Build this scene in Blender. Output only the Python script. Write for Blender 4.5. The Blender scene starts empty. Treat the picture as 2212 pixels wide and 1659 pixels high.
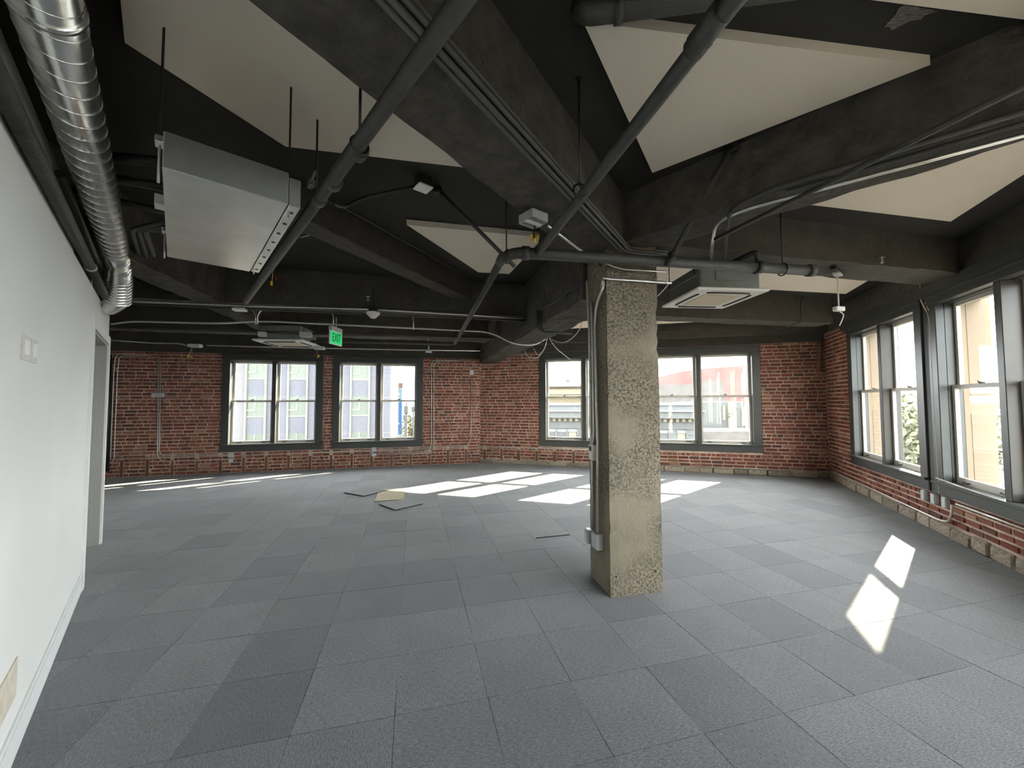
import bpy, math, random
from math import sin, cos, radians, pi, atan2, sqrt, degrees
from mathutils import Vector, Matrix
random.seed(7)
sc = bpy.context.scene
COL = sc.collection

# ------------------------------------------------------------------ camera, light, exposure
FPX, PITCH, ROLL, EYE = 838.0, radians(2.5), radians(0.165), 1.5      # focal length in pixels of the 2212 wide frame
_M0 = Matrix(((1, 0, 0), (0, 0, 1), (0, -1, 0)))
CM = Matrix.Rotation(PITCH, 3, 'X') @ _M0 @ Matrix.Rotation(ROLL, 3, 'Z')
cam_d = bpy.data.cameras.new('camera'); cam = bpy.data.objects.new('camera', cam_d); COL.objects.link(cam)
cam_d.sensor_fit = 'HORIZONTAL'; cam_d.sensor_width = 36.0; cam_d.lens = 36.0 * FPX / 2212.0
cam_d.clip_start = 0.02; cam_d.clip_end = 900
cam.matrix_world = Matrix.Translation((0, 0, EYE)) @ (CM @ Matrix(((1, 0, 0), (0, -1, 0), (0, 0, -1)))).to_4x4()
sc.camera = cam

SUN_AZ, SUN_EL = radians(40.5), radians(30.5)
world = bpy.data.worlds.new('sky'); sc.world = world; world.use_nodes = True
_wn = world.node_tree.nodes; _bg = _wn['Background']
_bg.inputs['Color'].default_value = (0.95, 0.97, 1.0, 1); _bg.inputs['Strength'].default_value = 8.5
sun_d = bpy.data.lights.new('sun', 'SUN'); sun_d.energy = 32; sun_d.angle = radians(0.55); sun_d.color = (1, 0.87, 0.65)
sun = bpy.data.objects.new('sun', sun_d); COL.objects.link(sun); sun.location = (30, 25, 30)
_sd = Vector((cos(SUN_EL) * cos(SUN_AZ), cos(SUN_EL) * sin(SUN_AZ), sin(SUN_EL)))
sun.rotation_euler = (-_sd).to_track_quat('-Z', 'Y').to_euler()
vs = sc.view_settings; vs.view_transform = 'Standard'; vs.look = 'None'; vs.exposure = 1.08; vs.gamma = 1.0; vs.use_curve_mapping = False
cy = sc.cycles
cy.use_denoising = True; cy.max_bounces = 14; cy.diffuse_bounces = 8; cy.glossy_bounces = 4; cy.transparent_max_bounces = 16
cy.sample_clamp_indirect = 12.0; cy.caustics_reflective = False; cy.caustics_refractive = False

# ------------------------------------------------------------------ measuring helpers (photo point -> point on a real plane)
C0 = Vector((0, 0, EYE))
def ray(x, y): return CM @ Vector(((x - 1106) / FPX, (y - 829.5) / FPX, 1.0))
def zp(x, y, z=0.0):
    d = ray(x, y); return C0 + d * ((z - EYE) / d.z)
def dp(x, y, D, az=13.3):                       # vertical plane at distance D, running along az
    d = ray(x, y); n = Vector((-sin(radians(az)), cos(radians(az)), 0)); return C0 + d * (D / d.dot(n))
def yp(x, y, Y):                                # at depth Y in front of the camera
    d = ray(x, y); return C0 + d * (Y / d.y)
def proj(p):
    c = CM.transposed() @ (Vector(p) - C0); return (c.x / c.z * FPX + 1106, c.y / c.z * FPX + 829.5, c.z)

# ------------------------------------------------------------------ materials
MATS = {}
def mat(name, color, rough=0.6, metal=0.0, bump=0.0, bscale=30.0, var=0.0, vscale=4.0, rnd=0.0, stretch=None, emis=None, estr=0.0, spec=0.5, coords='Object', detail=4.0, island=False, ramp=None):
    if name in MATS: return MATS[name]
    m = bpy.data.materials.new(name); m.use_nodes = True; nt = m.node_tree; N = nt.nodes; L = nt.links
    b = N['Principled BSDF']; b.inputs['Roughness'].default_value = rough; b.inputs['Metallic'].default_value = metal
    b.inputs['Specular IOR Level'].default_value = spec
    col = None
    tc = N.new('ShaderNodeTexCoord'); vec = tc.outputs[coords]
    if coords == 'World':
        pass
    if stretch:
        mp = N.new('ShaderNodeMapping'); mp.inputs['Scale'].default_value = stretch; L.new(vec, mp.inputs['Vector']); vec = mp.outputs['Vector']
    if ramp:
        cr = N.new('ShaderNodeValToRGB'); cr.color_ramp.interpolation = 'LINEAR'
        els = cr.color_ramp.elements
        els[0].position = 0; els[0].color = (*ramp[0], 1); els[1].position = 1; els[1].color = (*ramp[-1], 1)
        for i, c in enumerate(ramp[1:-1]):
            e = els.new((i + 1) / (len(ramp) - 1)); e.color = (*c, 1)
        src = N.new('ShaderNodeNewGeometry').outputs['Random Per Island'] if island else N.new('ShaderNodeObjectInfo').outputs['Random']
        L.new(src, cr.inputs['Fac']); col = cr.outputs['Color']
    def scaled(colsock, fac, lo, hi):
        mr = N.new('ShaderNodeMapRange'); mr.inputs['To Min'].default_value = lo; mr.inputs['To Max'].default_value = hi
        L.new(fac, mr.inputs['Value'])
        mx = N.new('ShaderNodeMix'); mx.data_type = 'RGBA'; mx.blend_type = 'MULTIPLY'; mx.inputs['Factor'].default_value = 1
        if colsock is None: mx.inputs['A'].default_value = (*color, 1)
        else: L.new(colsock, mx.inputs['A'])
        cb = N.new('ShaderNodeCombineColor')
        for k in ('Red', 'Green', 'Blue'): L.new(mr.outputs['Result'], cb.inputs[k])
        L.new(cb.outputs['Color'], mx.inputs['B']); return mx.outputs['Result']
    if rnd:
        src = N.new('ShaderNodeNewGeometry').outputs['Random Per Island'] if island else N.new('ShaderNodeObjectInfo').outputs['Random']
        col = scaled(col, src, 1 - rnd, 1 + rnd)
    if var:
        nz = N.new('ShaderNodeTexNoise'); nz.inputs['Scale'].default_value = vscale; nz.inputs['Detail'].default_value = detail
        L.new(vec, nz.inputs['Vector']); mr = N.new('ShaderNodeMapRange'); mr.inputs['From Min'].default_value = 0.25; mr.inputs['From Max'].default_value = 0.75
        L.new(nz.outputs['Fac'], mr.inputs['Value']); col = scaled(col, mr.outputs['Result'], 1 - var, 1 + var)
    if col is None: b.inputs['Base Color'].default_value = (*color, 1)
    else: L.new(col, b.inputs['Base Color'])
    if bump:
        nz = N.new('ShaderNodeTexNoise'); nz.inputs['Scale'].default_value = bscale; nz.inputs['Detail'].default_value = 6
        L.new(vec, nz.inputs['Vector']); bp = N.new('ShaderNodeBump'); bp.inputs['Strength'].default_value = bump; bp.inputs['Distance'].default_value = 0.02
        L.new(nz.outputs['Fac'], bp.inputs['Height']); L.new(bp.outputs['Normal'], b.inputs['Normal'])
    if emis:
        b.inputs['Emission Color'].default_value = (*emis, 1); b.inputs['Emission Strength'].default_value = estr
    MATS[name] = m; return m

BR = [tuple(v * 1.18 for v in c) for c in [(.13, .035, .025), (.21, .060, .038), (.26, .085, .055), (.17, .045, .03), (.30, .115, .075), (.23, .068, .045), (.11, .05, .04), (.20, .07, .05), (.34, .19, .115)]]
mat('brick_piece', (.25, .08, .05), .9, ramp=BR, var=.28, vscale=14, bump=.5, bscale=60)
mat('brick_mass', (.25, .08, .05), .9, ramp=BR, island=True, var=.28, vscale=14, bump=.5, bscale=60)
mat('mortar', (.52, .40, .32), .95, var=.45, vscale=4, bump=.6, bscale=50)
mat('base_stone', (.46, .40, .31), .95, var=.5, vscale=7, rnd=.3, bump=.9, bscale=25)
mat('nailer_wood', (.17, .085, .05), .9, var=.3, vscale=12, rnd=.3)
mat('ceiling_paint', (.023, .022, .019), .85, var=.25, vscale=2, bump=.25, bscale=12)
mat('beam_paint', (.056, .052, .042), .8, var=.3, vscale=5, bump=.7, bscale=9)
mat('beam_rough', (.060, .056, .046), .85, var=.45, vscale=9, bump=1.0, bscale=22)
mat('conduit_grey', (.085, .084, .076), .5, var=.1, vscale=20)
mat('panel_white', (.79, .72, .61), .85, var=.03, vscale=2)
mat('wall_paint', (.74, .74, .71), .75, var=.04, vscale=1.2, bump=.05, bscale=80)
mat('trim_white', (.76, .78, .77), .5)
mat('door_grey', (.36, .35, .32), .5)
mat('casing_paint', (.050, .054, .051), .38, var=.12, vscale=6)
mat('sash_paint', (.60, .565, .51), .5, var=.08, vscale=8)
mat('black_paint', (.012, .012, .011), .6)
mat('pipe_paint', (.048, .048, .044), .55, var=.2, vscale=15, bump=.2, bscale=60)
mat('pipe_brown', (.034, .032, .026), .6, var=.4, vscale=12, bump=.4, bscale=30)
mat('black_pipe', (.016, .016, .016), .5)
mat('emt', (.62, .61, .57), .38, .45, var=.08, vscale=20)
mat('steel', (.62, .62, .60), .28, .9, var=.12, vscale=20)
mat('galvanized', (.92, .93, .91), .24, .92, var=.16, vscale=14, bump=.12, bscale=10)
mat('galvanized_box', (.74, .76, .73), .30, .92, var=.10, vscale=5, bump=.06, bscale=3)
mat('box_grey', (.55, .58, .58), .45, .3)
mat('plastic_white', (.78, .77, .72), .45)
mat('plastic_cream', (.62, .54, .38), .6, var=.15, vscale=90)
mat('unit_grey', (.24, .26, .245), .5, .3, var=.1, vscale=8)
mat('dark_slot', (.02, .018, .015), .7)
mat('cable_white', (.75, .73, .68), .5)
mat('yellow_nut', (.75, .55, .03), .4)
mat('red_nut', (.30, .03, .02), .4)
mat('copper', (.5, .25, .12), .4, .8)
mat('exit_green', (.02, .55, .16), .4, emis=(.01, .62, .16), estr=.28)
mat('exit_dark', (.005, .06, .02), .5)
mat('tile_yellow', (.50, .43, .27), .8, var=.15, vscale=12)
mat('tile_back', (.02, .02, .022), .8)
mat('patch_raw', (.62, .55, .45), .9, var=.2, vscale=15)
mat('lens_white', (.85, .84, .80), .4)
mat('switch_plate', (.60, .57, .53), .5)
mat('scrape', (.15, .145, .125), .95, var=.8, vscale=25, stretch=(1, 6, 1))
mat('dust', (.5, .48, .44), .9)

def concrete_mat():
    m = mat('column_concrete', (.255, .22, .162), .92, var=.16, vscale=3, bump=.35, bscale=35)
    nt = m.node_tree; N = nt.nodes; L = nt.links; b = N['Principled BSDF']
    src = b.inputs['Base Color'].links[0].from_socket
    tc = N.new('ShaderNodeTexCoord')
    n1 = N.new('ShaderNodeTexNoise'); n1.inputs['Scale'].default_value = 56; n1.inputs['Detail'].default_value = 5; n1.inputs['Roughness'].default_value = .7
    L.new(tc.outputs['Object'], n1.inputs['Vector'])
    n2 = N.new('ShaderNodeTexNoise'); n2.inputs['Scale'].default_value = 2.2; n2.inputs['Detail'].default_value = 2
    L.new(tc.outputs['Object'], n2.inputs['Vector'])
    th = N.new('ShaderNodeMapRange'); th.inputs['From Min'].default_value = .51; th.inputs['From Max'].default_value = .60; L.new(n1.outputs['Fac'], th.inputs['Value'])
    zn = N.new('ShaderNodeMapRange'); zn.inputs['From Min'].default_value = .40; zn.inputs['From Max'].default_value = .58; L.new(n2.outputs['Fac'], zn.inputs['Value'])
    mu = N.new('ShaderNodeMath'); mu.operation = 'MULTIPLY'; L.new(th.outputs['Result'], mu.inputs[0]); L.new(zn.outputs['Result'], mu.inputs[1])
    mx = N.new('ShaderNodeMix'); mx.data_type = 'RGBA'; L.new(mu.outputs[0], mx.inputs['Factor']); L.new(src, mx.inputs['A']); mx.inputs['B'].default_value = (.125, .105, .077, 1)
    L.new(mx.outputs['Result'], b.inputs['Base Color'])
    bp = N.new('ShaderNodeBump'); bp.inputs['Strength'].default_value = .8; bp.inputs['Distance'].default_value = .008; bp.invert = True
    L.new(mu.outputs[0], bp.inputs['Height']); old = b.inputs['Normal'].links[0].from_socket; L.new(old, bp.inputs['Normal']); L.new(bp.outputs['Normal'], b.inputs['Normal'])
concrete_mat()

def carpet_mat(name, island):
    m = bpy.data.materials.new(name); m.use_nodes = True; nt = m.node_tree; N = nt.nodes; L = nt.links; b = N['Principled BSDF']
    b.inputs['Roughness'].default_value = .95; b.inputs['Specular IOR Level'].default_value = .15
    b.inputs['Sheen Weight'].default_value = .32; b.inputs['Sheen Roughness'].default_value = .6
    tc = N.new('ShaderNodeTexCoord')
    def noise(scale, st, det):
        mp = N.new('ShaderNodeMapping'); mp.inputs['Scale'].default_value = st; L.new(tc.outputs['Object'], mp.inputs['Vector'])
        n = N.new('ShaderNodeTexNoise'); n.inputs['Scale'].default_value = scale; n.inputs['Detail'].default_value = det; n.inputs['Roughness'].default_value = .65
        L.new(mp.outputs['Vector'], n.inputs['Vector']); return n.outputs['Fac']
    n1 = noise(42, (1, 5.0, 1), 3); n2 = noise(120, (1, 2.4, 1), 2); n3 = noise(2.4, (1, 1, 1), 2)
    r = N.new('ShaderNodeNewGeometry').outputs['Random Per Island'] if island else N.new('ShaderNodeObjectInfo').outputs['Random']
    rr = N.new('ShaderNodeValToRGB'); rr.color_ramp.elements[0].color = (.058, .061, .069, 1); rr.color_ramp.elements[1].color = (.100, .102, .109, 1)
    e = rr.color_ramp.elements.new(.14); e.color = (.068, .071, .080, 1)
    e = rr.color_ramp.elements.new(.42); e.color = (.082, .085, .092, 1)
    L.new(r, rr.inputs['Fac'])
    def mul(col, fac, lo, hi, a=.3, bb=.7):
        mr = N.new('ShaderNodeMapRange'); mr.inputs['From Min'].default_value = a; mr.inputs['From Max'].default_value = bb; mr.inputs['To Min'].default_value = lo; mr.inputs['To Max'].default_value = hi
        L.new(fac, mr.inputs['Value']); cb = N.new('ShaderNodeCombineColor')
        for k in ('Red', 'Green', 'Blue'): L.new(mr.outputs['Result'], cb.inputs[k])
        mx = N.new('ShaderNodeMix'); mx.data_type = 'RGBA'; mx.blend_type = 'MULTIPLY'; mx.inputs['Factor'].default_value = 1
        L.new(col, mx.inputs['A']); L.new(cb.outputs['Color'], mx.inputs['B']); return mx.outputs['Result']
    c = mul(rr.outputs['Color'], n1, .35, 1.75); c = mul(c, n2, .5, 1.55); c = mul(c, n3, .9, 1.1)
    L.new(c, b.inputs['Base Color'])
    bp = N.new('ShaderNodeBump'); bp.inputs['Strength'].default_value = .5; bp.inputs['Distance'].default_value = .004; L.new(n1, bp.inputs['Height']); L.new(bp.outputs['Normal'], b.inputs['Normal'])
    MATS[name] = m
carpet_mat('carpet_tile', False); carpet_mat('carpet_mass', True)

def glass_mat():
    m = bpy.data.materials.new('window_glass'); m.use_nodes = True; nt = m.node_tree; N = nt.nodes; L = nt.links
    N.remove(N['Principled BSDF']); out = N['Material Output']
    tr = N.new('ShaderNodeBsdfTransparent'); tr.inputs['Color'].default_value = (.93, .95, .94, 1)
    gl = N.new('ShaderNodeBsdfGlossy'); gl.inputs['Roughness'].default_value = .02; gl.inputs['Color'].default_value = (1, 1, 1, 1)
    lw = N.new('ShaderNodeLayerWeight'); pw = N.new('ShaderNodeMath'); pw.operation = 'POWER'; pw.inputs[1].default_value = 4.0; L.new(lw.outputs['Facing'], pw.inputs[0])
    fr = N.new('ShaderNodeMath'); fr.operation = 'MULTIPLY_ADD'; fr.inputs[1].default_value = .45; fr.inputs[2].default_value = .03; L.new(pw.outputs[0], fr.inputs[0])
    mx = N.new('ShaderNodeMixShader'); L.new(fr.outputs[0], mx.inputs['Fac']); L.new(tr.outputs['BSDF'], mx.inputs[1]); L.new(gl.outputs['BSDF'], mx.inputs[2])
    tl = N.new('ShaderNodeBsdfTranslucent'); tl.inputs['Color'].default_value = (1, .98, .95, 1)
    nz = N.new('ShaderNodeTexNoise'); nz.inputs['Scale'].default_value = 5; nz.inputs['Detail'].default_value = 5
    mr = N.new('ShaderNodeMapRange'); mr.inputs['From Min'].default_value = .3; mr.inputs['From Max'].default_value = .75; mr.inputs['To Min'].default_value = .001; mr.inputs['To Max'].default_value = .005
    L.new(nz.outputs['Fac'], mr.inputs['Value'])
    m2 = N.new('ShaderNodeMixShader'); L.new(mr.outputs['Result'], m2.inputs['Fac']); L.new(mx.outputs['Shader'], m2.inputs[1]); L.new(tl.outputs['BSDF'], m2.inputs[2])
    L.new(m2.outputs['Shader'], out.inputs['Surface']); MATS['window_glass'] = m
glass_mat()

# ------------------------------------------------------------------ mesh building
ORG = {}
class MB:
    def __init__(s): s.v = []; s.f = []
    def add(s, vs, fs):
        o = len(s.v); s.v += [Vector(p) for p in vs]; s.f += [tuple(i + o for i in f) for f in fs]; return s
    def box(s, a, b):
        x0, y0, z0 = a; x1, y1, z1 = b
        return s.add([(x0, y0, z0), (x1, y0, z0), (x1, y1, z0), (x0, y1, z0), (x0, y0, z1), (x1, y0, z1), (x1, y1, z1), (x0, y1, z1)],
                     [(3, 2, 1, 0), (4, 5, 6, 7), (0, 1, 5, 4), (1, 2, 6, 5), (2, 3, 7, 6), (3, 0, 4, 7)])
    def obox(s, c, az, l, w, h, bev=0.0):                 # centre of base, length along az
        t = MB()
        if bev: t.bbox((-l / 2, -w / 2, 0), (l / 2, w / 2, h), bev)
        else: t.box((-l / 2, -w / 2, 0), (l / 2, w / 2, h))
        M = Matrix.Translation(Vector(c)) @ Matrix.Rotation(radians(az), 4, 'Z')
        return s.add([M @ p for p in t.v], t.f)
    def bbox(s, a, b, e):                                  # box with chamfered edges
        x0, y0, z0 = a; x1, y1, z1 = b; V = []
        for z, k in ((z0, e), (z0 + e, 0), (z1 - e, 0), (z1, e)):
            V += [(x0 + e, y0 + k, z), (x1 - e, y0 + k, z), (x1 - k, y0 + e, z), (x1 - k, y1 - e, z), (x1 - e, y1 - k, z), (x0 + e, y1 - k, z), (x0 + k, y1 - e, z), (x0 + k, y0 + e, z)]
        F = [tuple(range(7, -1, -1)), tuple(range(24, 32))]
        for r in range(3):
            for i in range(8): F.append((r * 8 + i, r * 8 + (i + 1) % 8, r * 8 + 8 + (i + 1) % 8, r * 8 + 8 + i))
        return s.add(V, F)
    def prism(s, poly, z0, z1):
        n = len(poly); a = sum(poly[i][0] * poly[(i + 1) % n][1] - poly[(i + 1) % n][0] * poly[i][1] for i in range(n))
        if a < 0: poly = poly[::-1]
        V = [(p[0], p[1], z0) for p in poly] + [(p[0], p[1], z1) for p in poly]
        F = [tuple(range(n - 1, -1, -1)), tuple(range(n, 2 * n))] + [(i, (i + 1) % n, n + (i + 1) % n, n + i) for i in range(n)]
        return s.add(V, F)
    def tube(s, pts, r, n=10, fil=0.0, seg=6, radii=None):
        P = [Vector(p) for p in pts]
        if fil and len(P) > 2:
            Q = [P[0]]
            for i in range(1, len(P) - 1):
                a, b, c = P[i - 1], P[i], P[i + 1]; d1 = (a - b); d2 = (c - b); k = min(fil, d1.length * .49, d2.length * .49)
                p1 = b + d1.normalized() * k; p2 = b + d2.normalized() * k
                for j in range(seg + 1):
                    t = j / seg; Q.append(p1 * (1 - t) ** 2 + b * 2 * t * (1 - t) + p2 * t * t)
            Q.append(P[-1]); P = Q
        T = []
        for i in range(len(P)):
            a = P[max(i - 1, 0)]; b = P[min(i + 1, len(P) - 1)]; T.append((b - a).normalized())
        up = Vector((0, 0, 1)) if abs(T[0].z) < .9 else Vector((1, 0, 0)); u = T[0].cross(up).normalized(); V = []
        for i, p in enumerate(P):
            u = (u - T[i] * u.dot(T[i])).normalized(); w = T[i].cross(u); rr = radii[i] if radii else r
            for j in range(n):
                a = 2 * pi * j / n; V.append(p + u * cos(a) * rr + w * sin(a) * rr)
        m = len(P); F = [tuple(range(n - 1, -1, -1)), tuple(range((m - 1) * n, m * n))]
        for i in range(m - 1):
            for j in range(n): F.append((i * n + j, i * n + (j + 1) % n, (i + 1) * n + (j + 1) % n, (i + 1) * n + j))
        return s.add(V, F)
    def lathe(s, c, prof, n=20):
        V = []; c = Vector(c)
        for r, z in prof:
            for j in range(n): V.append(c + Vector((r * cos(2 * pi * j / n), r * sin(2 * pi * j / n), z)))
        m = len(prof); F = [tuple(range(n - 1, -1, -1)), tuple(range((m - 1) * n, m * n))]
        for i in range(m - 1):
            for j in range(n): F.append((i * n + j, i * n + (j + 1) % n, (i + 1) * n + (j + 1) % n, (i + 1) * n + j))
        return s.add(V, F)
    def build(s, name, m, parent=None, smooth=False, local=False, org=None):
        me = bpy.data.meshes.new(name)
        if parent is not None: o = Vector((0, 0, 0)) if local else ORG.get(parent.name, Vector((0, 0, 0)))
        elif local: o = Vector((0, 0, 0))
        elif org is not None: o = Vector(org)
        else:
            xs = [p.x for p in s.v]; ys = [p.y for p in s.v]; zs = [p.z for p in s.v]
            o = Vector(((min(xs) + max(xs)) / 2, (min(ys) + max(ys)) / 2, min(zs)))
        me.from_pydata([p - o for p in s.v], [], s.f); me.update()
        ob = bpy.data.objects.new(name, me); COL.objects.link(ob); me.materials.append(MATS[m])
        if smooth:
            for p in me.polygons: p.use_smooth = len(p.vertices) <= 4
        if parent is not None: ob.parent = parent; ORG[ob.name] = o
        elif not local: ob.location = o; ORG[ob.name] = o
        return ob
def tag(o, label=None, cat=None, group=None, kind=None):
    if label: o['label'] = label
    if cat: o['category'] = cat
    if group: o['group'] = group
    if kind: o['kind'] = kind
    return o
def thing(name, loc, label, cat, group=None):
    o = bpy.data.objects.new(name, None); COL.objects.link(o); o.location = loc; o.empty_display_size = .05
    ORG[o.name] = Vector(loc); return tag(o, label, cat, group)
def tube_thing(name, pts, r, m, label, cat, fil=0.0, n=10, group=None):
    return tag(MB().tube(pts, r, n, fil).build(name, m, smooth=True), label, cat, group)

# ------------------------------------------------------------------ room plan
LB0, CRN, RB1 = Vector((-8.075, 7.746)), Vector((-0.784, 9.505)), Vector((6.066, 7.479))
SLAB = 3.13
class Wall:
    def __init__(s, o, az): s.o = Vector((o[0], o[1], 0)); s.az = radians(az); s.u = Vector((cos(s.az), sin(s.az), 0)); s.n = Vector((-sin(s.az), cos(s.az), 0))
    def W(s, x, y, z): return s.o + s.u * x + s.n * y + Vector((0, 0, z))      # y > 0 is outside the room
    def px(s, x, y, off=0.0):                                                      # photo point -> point on the wall face (off into the room)
        d = ray(x, y); t = ((s.o - s.n * off) - C0).dot(s.n) / d.dot(s.n); return C0 + d * t
    def loc(s, p): q = Vector(p) - s.o; return (q.dot(s.u), q.dot(s.n), q.z)
WL = Wall(LB0, 13.567); WB = Wall(CRN, -16.482); WR = Wall(RB1, 67.547 - 180)

# floor ---------------------------------------------------------------------------------------------------------
ROOM = [(-9.3, 7.45), (CRN.x, CRN.y), (RB1.x, RB1.y), tuple(WR.W(11.3, 0, 0)[:2]), (1.5, -3.0), (-2.08, 1.66), (-4.44, 4.24), (-6.7, 2.2)]
FLOOR_OUT = [(-9.6, 7.6), (-.9, 9.85), (6.5, 7.75), (2.1, -3.2), (1.3, -3.2), (-2.4, 1.5), (-4.7, 4.1), (-6.7, 1.9)]
floor = tag(MB().prism(FLOOR_OUT, -.25, -.006).build('floor', 'tile_back', local=True), 'floor slab under grey carpet tiles', 'floor', kind='structure')
def inside(p, poly):
    c = False; n = len(poly)
    for i in range(n):
        a, b = poly[i], poly[(i + 1) % n]
        if (a[1] > p[1]) != (b[1] > p[1]) and p[0] < (b[0] - a[0]) * (p[1] - a[1]) / (b[1] - a[1]) + a[0]: c = not c
    return c
def clip(poly, clipper):
    n = len(clipper); area = sum(clipper[i][0] * clipper[(i + 1) % n][1] - clipper[(i + 1) % n][0] * clipper[i][1] for i in range(n))
    cl = clipper if area > 0 else clipper[::-1]
    out = poly
    for i in range(n):
        a, b = cl[i], cl[(i + 1) % n]
        def side(p): return (b[0] - a[0]) * (p[1] - a[1]) - (b[1] - a[1]) * (p[0] - a[0])
        res = []
        for j in range(len(out)):
            p, q = out[j], out[(j + 1) % len(out)]; sp, sq = side(p), side(q)
            if sp >= 0: res.append(p)
            if (sp >= 0) != (sq >= 0):
                t = sp / (sp - sq); res.append((p[0] + (q[0] - p[0]) * t, p[1] + (q[1] - p[1]) * t))
        out = res
        if not out: break
    return out
TS, TAZ = .452, radians(14.3); tu = Vector((cos(TAZ), sin(TAZ))); tv = Vector((-sin(TAZ), cos(TAZ)))
T0 = Vector((.20, 2.58))
tiles = []
for i in range(-24, 20):
    for j in range(-13, 18):
        c = T0 + tu * ((i + .5) * TS) + tv * ((j + .5) * TS)
        cs = [c + tu * (a * TS / 2) + tv * (b * TS / 2) for a, b in ((-1, -1), (1, -1), (1, 1), (-1, 1))]
        if not any(inside(k, FLOOR_OUT) for k in cs + [c]): continue
        q = proj((c.x, c.y, 0))
        vis = q[2] > .3 and -150 < q[0] < 2360 and q[1] < 1900 and inside(c, ROOM)
        score = 1 / (c.length ** 2 + .5) if vis else 0
        full = all(inside(k, ROOM) for k in cs)
        tiles.append((score, c, full))
tiles.sort(key=lambda t: -t[0])
tile_meshes = []
for k in range(4):
    t = MB(); h = TS / 2 - .0003; e = .0012
    V = [(-h, -h, -.006), (h, -h, -.006), (h, h, -.006), (-h, h, -.006), (-h, -h, -e), (h, -h, -e), (h, h, -e), (-h, h, -e), (-h + e, -h + e, 0), (h - e, -h + e, 0), (h - e, h - e, 0), (-h + e, h - e, 0)]
    t.add(V, [(0, 1, 5, 4), (1, 2, 6, 5), (2, 3, 7, 6), (3, 0, 4, 7), (4, 5, 9, 8), (5, 6, 10, 9), (6, 7, 11, 10), (7, 4, 8, 11), (8, 9, 10, 11), (3, 2, 1, 0)])
    me = bpy.data.meshes.new('carpet_tile'); me.from_pydata(t.v, [], t.f); me.materials.append(MATS['carpet_tile']); tile_meshes.append(me)
massT = MB(); nt_ = 0
for score, c, full in tiles:
    rot = TAZ + random.choice((0, pi / 2, pi, -pi / 2)) + radians(random.gauss(0, .25)); lift = random.uniform(0, .0012)
    if score > 0 and nt_ < 300:
        ob = bpy.data.objects.new('carpet_tile', random.choice(tile_meshes)); COL.objects.link(ob); ob.parent = floor
        ob.location = (c.x, c.y, lift); ob.rotation_euler = (0, 0, rot); nt_ += 1
    else:
        M = Matrix.Translation((c.x, c.y, lift)) @ Matrix.Rotation(rot, 4, 'Z'); me = tile_meshes[0]
        massT.add([M @ v.co for v in me.vertices], [tuple(p.vertices) for p in me.polygons])
tag(massT.build('carpet_tile_field', 'carpet_mass', floor, local=True), kind='stuff')

# ceiling slab ----------------------------------------------------------------------------------------------------
tag(MB().prism(FLOOR_OUT, SLAB, SLAB + .25).build('ceiling', 'ceiling_paint', local=True), 'black painted concrete ceiling slab', 'ceiling', kind='structure')

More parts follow.
